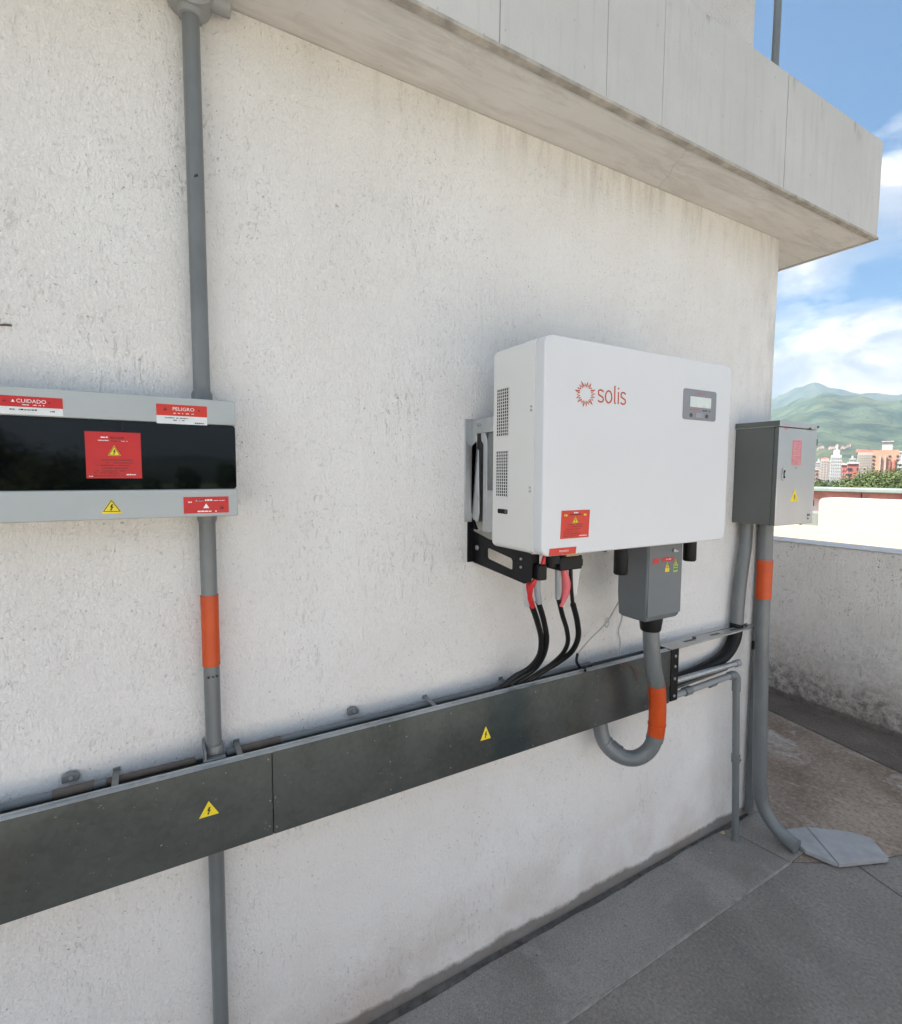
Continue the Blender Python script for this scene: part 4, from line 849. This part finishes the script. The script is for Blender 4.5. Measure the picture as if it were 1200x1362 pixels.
mg = M('city_ground', (.10, .13, .06), .95, var=.4, vscale=.02)
seg = 64; v = [(0, 0, GZ - .5)] + [(12000 * math.cos(2 * math.pi * k / seg), 12000 * math.sin(2 * math.pi * k / seg), GZ - .5) for k in range(seg)]
g = MB().add(v, [(0, 1 + k, 1 + (k + 1) % seg) for k in range(seg)]); build('ground', g, mg, kind='structure', label='ground of the city below', smooth=0)

# trees: tapered trunk, limbs and several thousand leaf faces; meshes shared between copies
m_leaf = M('leaves', (.080, .105, .034), .75, var=.55, vscale=.9, spec=.25)
m_leafd = M('dark_leaves', (.038, .075, .035), .8, var=.5, vscale=.9, spec=.2)
m_bark = M('bark', (.09, .065, .045), .9, var=.3, vscale=2)
def tree_mesh(seed, h, w, nleaf, conifer=False):
    q = random.Random(seed); tb = MB(); top = h * (.95 if conifer else .62)
    tb.tube([(0, 0, -.2), (q.uniform(-.2, .2), q.uniform(-.2, .2), top * .5), (q.uniform(-.4, .4), q.uniform(-.4, .4), top)], [h * .028, h * .02, h * .006], 8)
    cl = []
    for i in range(26 if not conifer else 34):
        a = q.random() * 6.28
        if conifer:
            t_ = .18 + .8 * i / 34; rr = w * .5 * (1.05 - t_) * q.uniform(.6, 1.1); c_ = Vector((math.cos(a) * rr, math.sin(a) * rr, h * t_)); cr = w * .10 + w * .12 * (1 - t_)
        else:
            e = q.uniform(-.35, 1); rr = w * .5 * math.sqrt(max(.05, 1 - e * e)) * q.uniform(.35, 1); c_ = Vector((math.cos(a) * rr, math.sin(a) * rr, h * .62 + e * h * .34)); cr = w * q.uniform(.10, .19)
        cl.append((c_, cr)); s0 = Vector((0, 0, min(top, c_.z * .72)))
        tb.tube([s0, (s0 + c_) / 2 + Vector((0, 0, .2)), c_], [h * .009, h * .006, h * .002], 5)
    lm = MB()
    for k in range(nleaf):
        c_, cr = cl[k % len(cl)]; d = Vector((q.gauss(0, 1), q.gauss(0, 1), q.gauss(0, .8))); d.normalize(); p = c_ + d * cr * (q.random() ** .4) * 1.15
        s_ = q.uniform(.06, .15) * h / 12; n_ = (d + Vector((q.uniform(-.7, .7), q.uniform(-.7, .7), q.uniform(-.2, .9)))).normalized(); u_ = n_.orthogonal().normalized() * s_; w_ = n_.cross(u_)
        lm.add([p - u_ - w_ * .5, p + u_ * .2 - w_, p + u_ + w_ * .4, p - u_ * .1 + w_], [(0, 1, 2, 3)])
    return tb, lm
def tree(kind, name, loc, sc, label, rot=0, group=None):
    t = thing(name, loc, label, 'tree', group); t.rotation_euler.z = rot; t.scale = (sc, sc, sc)
    for nm, me in kind:
        o = bpy.data.objects.new(nm, me); COL.objects.link(o); o.parent = t
    return t
def mk(seed, h, w, n, con=False, leaf=None):
    tb, lm = tree_mesh(seed, h, w, n, con); out = []
    for nm, mb_, mt in (('trunk', tb, m_bark), ('crown', lm, leaf or m_leaf)):
        me = bpy.data.meshes.new(nm); me.from_pydata(mb_.v, [], mb_.f); me.materials.append(mt); me.validate(); out.append((nm, me))
    return out
kA = mk(1, 17, 16, 16000); kB = mk(2, 16, 12, 12000); kC = mk(3, 19, 8, 9000, True, m_leafd); kD = mk(4, 15, 14, 12000, False, m_leafd)
gt = 'trees in front of the towers'
tree_spots = [(kB, 65.5, 150, .93, 'rounded dark green tree nearest the steel enclosure'), (kD, 66.3, 170, .98, 'small dark tree below the pale cream tower'), (kB, 67.3, 190, .97, 'light green bush-like tree below red brick block'),
    (kD, 68.55, 150, 1.04, 'dark round tree at the foot of beige tower'), (kA, 69.35, 140, .95, 'light green tree between dark tree and the tallest crown'), (kA, 70.25, 135, 1.05, 'tallest spreading green tree near right edge'), (kA, 71.3, 130, 1.0, 'spreading green tree cut by the right edge'),
    (kB, 63.8, 160, 1.0, 'tree hidden behind the steel enclosure left'), (kA, 73.0, 150, 1.0, 'tree beyond the right edge of the view'), (kD, 75.5, 160, 1.0, 'dark tree further beyond the right edge'), (kB, 72.2, 210, 1.05, 'farther tree behind those at right edge')]
for i, (k_, az, d, s_, lab) in enumerate(tree_spots):
    p = polar(az, d); tree(k_, 'leafy_tree', (p.x, p.y, GZ), s_, lab, i * 1.7, gt)
for i, (k_, x_, y_, s_) in enumerate(((kC, 3.2, -58, .92), (kC, 7.5, -62, .95), (kA, 13, -60, 1.0), (kD, 20, -62, 1.05), (kD, -6, -52, 1.15), (kA, -14, -50, 1.18), (kC, 0, -66, .86), (kD, -22, -56, 1.15))):  # tall trees at left are added to keep that end of the window black
    nm = 'conifer_tree' if k_ is kC else 'garden_tree'
    tree(k_, nm, (x_, y_, GZ), s_, ['slim dark conifer reflected in the panel window', 'second dark conifer reflected in the panel window', 'broad green tree reflected in panel window', 'dark broad tree reflected in panel window right end', 'tall dark tree added to blacken panel window left part', 'tall green tree added behind viewer to darken window left', 'smallest conifer reflected in panel window', 'dark tree far left behind viewer'][i], i * 1.1, 'trees behind the viewer seen in the window')

# towers
def tower(name, label, az, d, wpx, ztop, mat, floors, cols, wmat, group=None, turn=0, depth=14, z0=2, extra=None, balcony=None, single=False, ww=.5, wh=.5):
    p = polar(az, d); wid = wpx / 1172. * d; h = ztop - GZ
    t = thing(name, (p.x, p.y, GZ), label, 'building', group); t.rotation_euler.z = R(-az + turn)
    def add(nm, mb, mt, par=None, kind=None):
        me = bpy.data.meshes.new(nm); me.from_pydata(mb.v, [], mb.f); me.materials.append(mt); o = bpy.data.objects.new(nm, me); COL.objects.link(o); o.parent = par or t
        if kind: o['kind'] = kind
        return o
    add('wall', MB().box(-wid / 2, wid / 2, 0, depth, 0, h), mat)
    fh = (h - 2) / floors; cw = wid / cols; allw = MB(); wm = None
    for i in range(floors):
        zc_ = 1 + fh * (i + .5)
        if zc_ + GZ < -8: continue
        for c_ in range(cols):
            if balcony is not None and c_ not in balcony: continue
            xc = -wid / 2 + cw * (c_ + .5); bx = (xc - cw * ww / 2, xc + cw * ww / 2, -.25, -.02, zc_ - fh * wh / 2, zc_ + fh * wh / 2)
            if single:
                if wm is None:
                    wm = bpy.data.meshes.new('window'); q_ = MB().box(-cw * ww / 2, cw * ww / 2, -.25, -.02, -fh * wh / 2, fh * wh / 2); wm.from_pydata(q_.v, [], q_.f); wm.materials.append(wmat)
                o = bpy.data.objects.new('window', wm); COL.objects.link(o); o.parent = t; o.location = (xc, 0, zc_)
            else: allw.box(*bx)
        if balcony is not None or single:
            for c_ in (balcony or range(cols)):
                xc = -wid / 2 + cw * (c_ + .5); allw_s = None
    if allw.v: add('windows', allw, wmat, kind='stuff')
    # side windows on the left face
    sw_ = MB()
    for i in range(floors):
        zc_ = 1 + fh * (i + .5)
        if zc_ + GZ > -8:
            for k in range(3): sw_.box(-wid / 2 - .2, -wid / 2 - .02, depth * (.12 + .3 * k), depth * (.28 + .3 * k), zc_ - fh * .25, zc_ + fh * .25)
    add('side_windows', sw_, wmat, kind='stuff')
    if extra: extra(add, wid, h, depth, fh)
    return t
c_cream = M('cream_tower', (.50, .40, .36), .9, var=.06, vscale=.1); c_white = M('white_tower', (.50, .50, .49), .9, var=.05, vscale=.1)
c_red = M('red_brick_block', (.42, .13, .11), .9, var=.12, vscale=.2); c_beige = M('beige_tower', (.48, .40, .34), .9, var=.08, vscale=.1)
c_orange = M('orange_tower', (.50, .29, .20), .9, var=.10, vscale=.1); c_pale = M('pale_grey_tower', (.52, .48, .47), .9, var=.08, vscale=.1)
c_roof = M('pink_tiles', (.55, .22, .18), .9, var=.15, vscale=.2); w_dark = M('far_glass_dark', (.05, .06, .08), .3, var=.2); w_mid = M('far_glass_mid', (.30, .30, .31), .4, var=.2)
def gable(add, w, h, dp, fh):
    add('roof', MB().prism([(-w / 2 - .3, h), (w / 2 + .3, h), (0, h + w * .28)], 0, dp), c_roof)
def crown(add, w, h, dp, fh):
    add('roof_block', MB().box(-w * .3, w * .3, 1, dp - 1, h, h + 3.2), c_white); add('roof_turret', MB().box(-w * .10, w * .12, 3, 7, h + 3.2, h + 6.5), c_cream)
def pent(add, w, h, dp, fh):
    add('penthouse', MB().box(-w * .16, w * .24, 2, dp - 2, h, h + 5.2), c_white); add('roof_slab', MB().box(-w * .20, w * .28, 1.5, dp - 1.5, h + 5.2, h + 5.8), c_cream); add('parapet', MB().box(-w * .5, w * .5, .1, .6, h, h + 1.2), c_orange)
    for xa in (-.22, -.02): add('pilaster', MB().box(w * xa, w * (xa + .05), -.8, -.02, 0, h - 2), c_cream)
    add('recess', MB().box(w * .13, w * .20, -.5, -.02, 0, h - 4), c_red); add('recess', MB().box(w * .31, w * .38, -.5, -.02, 0, h - 4), c_red)
def slope(add, w, h, dp, fh):
    add('roof', MB().prism([(-w / 2 - 1, h), (w / 2, h), (w / 2, h + 1.2), (-w / 2 - 1, h + 1.9)], 0, dp), c_roof)
def flat(add, w, h, dp, fh):
    add('roof_edge', MB().box(-w / 2 - .3, w / 2 + .3, -.4, dp, h, h + .8), c_white)
H = lambda py, d: 1.51 + (632 - py) / 898. * d
tower('apartment_tower', 'narrow cream tower with pointed roof beside the enclosure', 65.80, 420, 12.5, H(609, 420), c_cream, 15, 3, w_mid, 'towers of the far city', extra=gable, ww=.45, wh=.35)
tower('apartment_tower', 'white tower with small roof turret', 66.60, 390, 16, H(604, 390), c_white, 14, 5, w_mid, 'towers of the far city', extra=crown, ww=.42, wh=.5)
tower('apartment_tower', 'orange low block peeping behind the enclosure edge', 65.15, 330, 9, H(625, 330), c_orange, 8, 2, w_dark, 'towers of the far city', extra=flat)
tower('apartment_tower', 'white rimmed low brick building left of the red block', 67.20, 300, 8, H(618, 300), c_red, 9, 2, w_mid, 'towers of the far city', extra=flat, ww=.35)
tower('apartment_tower', 'red brick block with dark balconies', 67.82, 290, 15.5, H(616.5, 290), c_red, 8, 5, w_dark, 'towers of the far city', extra=flat, balcony=(0, 1, 4), single=True, ww=.75, wh=.42)
tower('apartment_tower', 'beige tower with fine grid and pink sloped roof', 68.65, 370, 23, H(601, 370), c_beige, 20, 9, w_mid, 'towers of the far city', extra=slope, ww=.35, wh=.45, depth=18)
tower('apartment_tower', 'wide orange tower with white penthouse', 69.95, 340, 35, H(601.5, 340), c_orange, 14, 10, w_dark, 'towers of the far city', extra=pent, balcony=(0, 6, 9), single=True, ww=.85, wh=.42, depth=16)
tower('apartment_tower', 'pale grey tower with pinkish side at right edge', 71.15, 380, 17, H(602, 380), c_pale, 16, 4, w_mid, 'towers of the far city', extra=flat, ww=.4)
tower('apartment_tower', 'pink tower cut off by the right edge', 71.9, 360, 14, H(601, 360), c_cream, 15, 4, w_mid, 'towers of the far city', extra=flat, ww=.4)
tower('apartment_tower', 'beige tower standing beyond the right edge', 73.6, 400, 26, H(606, 400), c_beige, 15, 6, w_mid, 'towers of the far city', extra=flat, ww=.4)
def bands(add, w, h, dp, fh):
    mb = MB(); n_ = int((h - 8) / fh)
    for i in range(n_): mb.box(-w / 2 - .35, w / 2 + .35, -.5, -.03, h - 1 - fh * i, h - .45 - fh * i)
    add('floor_bands', mb, c_white, kind='stuff'); add('roof_tank', MB().box(-w * .2, w * .1, 3, 7, h, h + 2.4), c_pale)
mids = [('pinkish mid rise block with floor bands between cream and white towers', 66.25, 520, 7, 612, c_cream), ('small brick mid rise block just right of the white tower', 67.0, 470, 6, 614, c_red), ('tan mid rise block behind the red brick block', 67.75, 560, 9, 609, c_beige),
        ('pale banded block between the red block and beige tower', 68.2, 500, 6, 611, c_pale), ('cream banded block behind the enclosure edge', 65.35, 540, 8, 613, c_cream), ('orange banded block behind the wide orange tower at right', 70.75, 460, 7, 605, c_orange),
        ('pale low block right of the orange tower', 71.0, 300, 8, 614, c_pale), ('tan block half hidden by the beige tower at left', 68.35, 600, 8, 606, c_orange)]
for lab_, az_, d_, wp_, py_, mt_ in mids: tower('apartment_block', lab_, az_, d_, wp_, H(py_, d_), mt_, 12, 3, w_mid, 'mid rise blocks of the far city', extra=bands, ww=.4, wh=.4)
# small terraced houses on the mountain foot
m_hh = M('hill_house_pink', (.62, .42, .38), .9, var=.15, vscale=.05); m_hr = M('hill_house_roof', (.50, .20, .15), .9, var=.15, vscale=.05)
hs_ = random.Random(9)
def hillz(az, d): return height(az, d)
rows = [(65.2, 1750, .09, 6, 'tiny pink walled house in the leftmost hillside row above the enclosure'), (66.05, 1760, .09, 7, 'tiny pink walled house in the middle hillside row above the white tower'),
        (66.9, 1790, .09, 8, 'tiny pink walled house in the right hillside row below the ridge'), (67.0, 1450, .13, 12, 'tiny pink walled house in the lowest hillside row over the red block')]
k = 0
for az0, d0, st, n_, lab_ in rows:
    for i in range(n_):
        az = az0 + i * st; d = d0 + i * 6 + hs_.uniform(-10, 10); p = polar(az, d); z_ = hillz(az, d)
        w_ = hs_.uniform(2.2, 3.2); t = thing('hill_house', (p.x, p.y, z_), lab_, 'house', 'pink houses: ' + lab_[lab_.index('in the') + 7:]); t.rotation_euler.z = R(-az)
        build_h = MB().box(-w_ / 2, w_ / 2, 0, 5, -4, 6 + hs_.uniform(-1, 1.5))
        me = bpy.data.meshes.new('wall'); me.from_pydata(build_h.v, [], build_h.f); me.materials.append(m_hh); o = bpy.data.objects.new('wall', me); COL.objects.link(o); o.parent = t
        q_ = MB().prism([(-w_ / 2 - .3, 6.9), (w_ / 2 + .3, 6.9), (0, 8.2)], -.3, 5.3); me = bpy.data.meshes.new('roof'); me.from_pydata(q_.v, [], q_.f); me.materials.append(m_hr); o = bpy.data.objects.new('roof', me); COL.objects.link(o); o.parent = t
# far low town, one mass
g = MB()
for i in range(900):
    az = hs_.uniform(40, 95); d = hs_.uniform(500, 1500); p = polar(az, d); w_ = hs_.uniform(5, 12); h_ = hs_.uniform(6, 15); z_ = GZ if d < 900 else hillz(az, d)
    g.box(p.x - w_, p.x + w_, p.y - w_, p.y + w_, z_ - 4, z_ + h_)
build('far_town', g, M('far_town_walls', (.45, .34, .29), .9, var=.3, vscale=.02), kind='stuff', label='low far town spread below the mountain', cat='town', smooth=0)
g = MB(); 
for i in range(14000):
    az = hs_.uniform(40, 95); d = 220 + 900 * hs_.random() ** 1.2; p = polar(az, d); s_ = hs_.uniform(1, 3.2)
    zc_ = GZ + hs_.uniform(2, 13); n_ = Vector((hs_.gauss(0, 1), hs_.gauss(0, 1), abs(hs_.gauss(0, 1)))).normalized(); u_ = n_.orthogonal().normalized() * s_; w_ = n_.cross(u_)
    g.add([(p.x, p.y, zc_) + u_ * 0 if False else Vector((p.x, p.y, zc_)) - u_ - w_ * .6, Vector((p.x, p.y, zc_)) + u_ * .3 - w_, Vector((p.x, p.y, zc_)) + u_ + w_ * .5, Vector((p.x, p.y, zc_)) - u_ * .2 + w_], [(0, 1, 2, 3)])
build('far_tree_belt', g, m_leafd, kind='stuff', label='belt of far tree tops between the town blocks', cat='trees', smooth=0)

# ------------------------------------------------------------------ haze
hz = MB().box(-13000, 13000, -13000, 13000, GZ - 3, 965)
mz = bpy.data.materials.new('haze'); mz.use_nodes = True; nz_ = mz.node_tree; nz_.nodes.clear()
pv = N(nz_, 'ShaderNodeVolumePrincipled'); pv.inputs['Density'].default_value = .00019; pv.inputs['Color'].default_value = (.74, .86, 1, 1); pv.inputs['Anisotropy'].default_value = .6
oo = N(nz_, 'ShaderNodeOutputMaterial'); L(nz_, pv.outputs[0], oo.inputs['Volume'])
build('haze', hz, mz, kind='stuff', label='thin bluish haze over the valley', cat='haze', smooth=0)
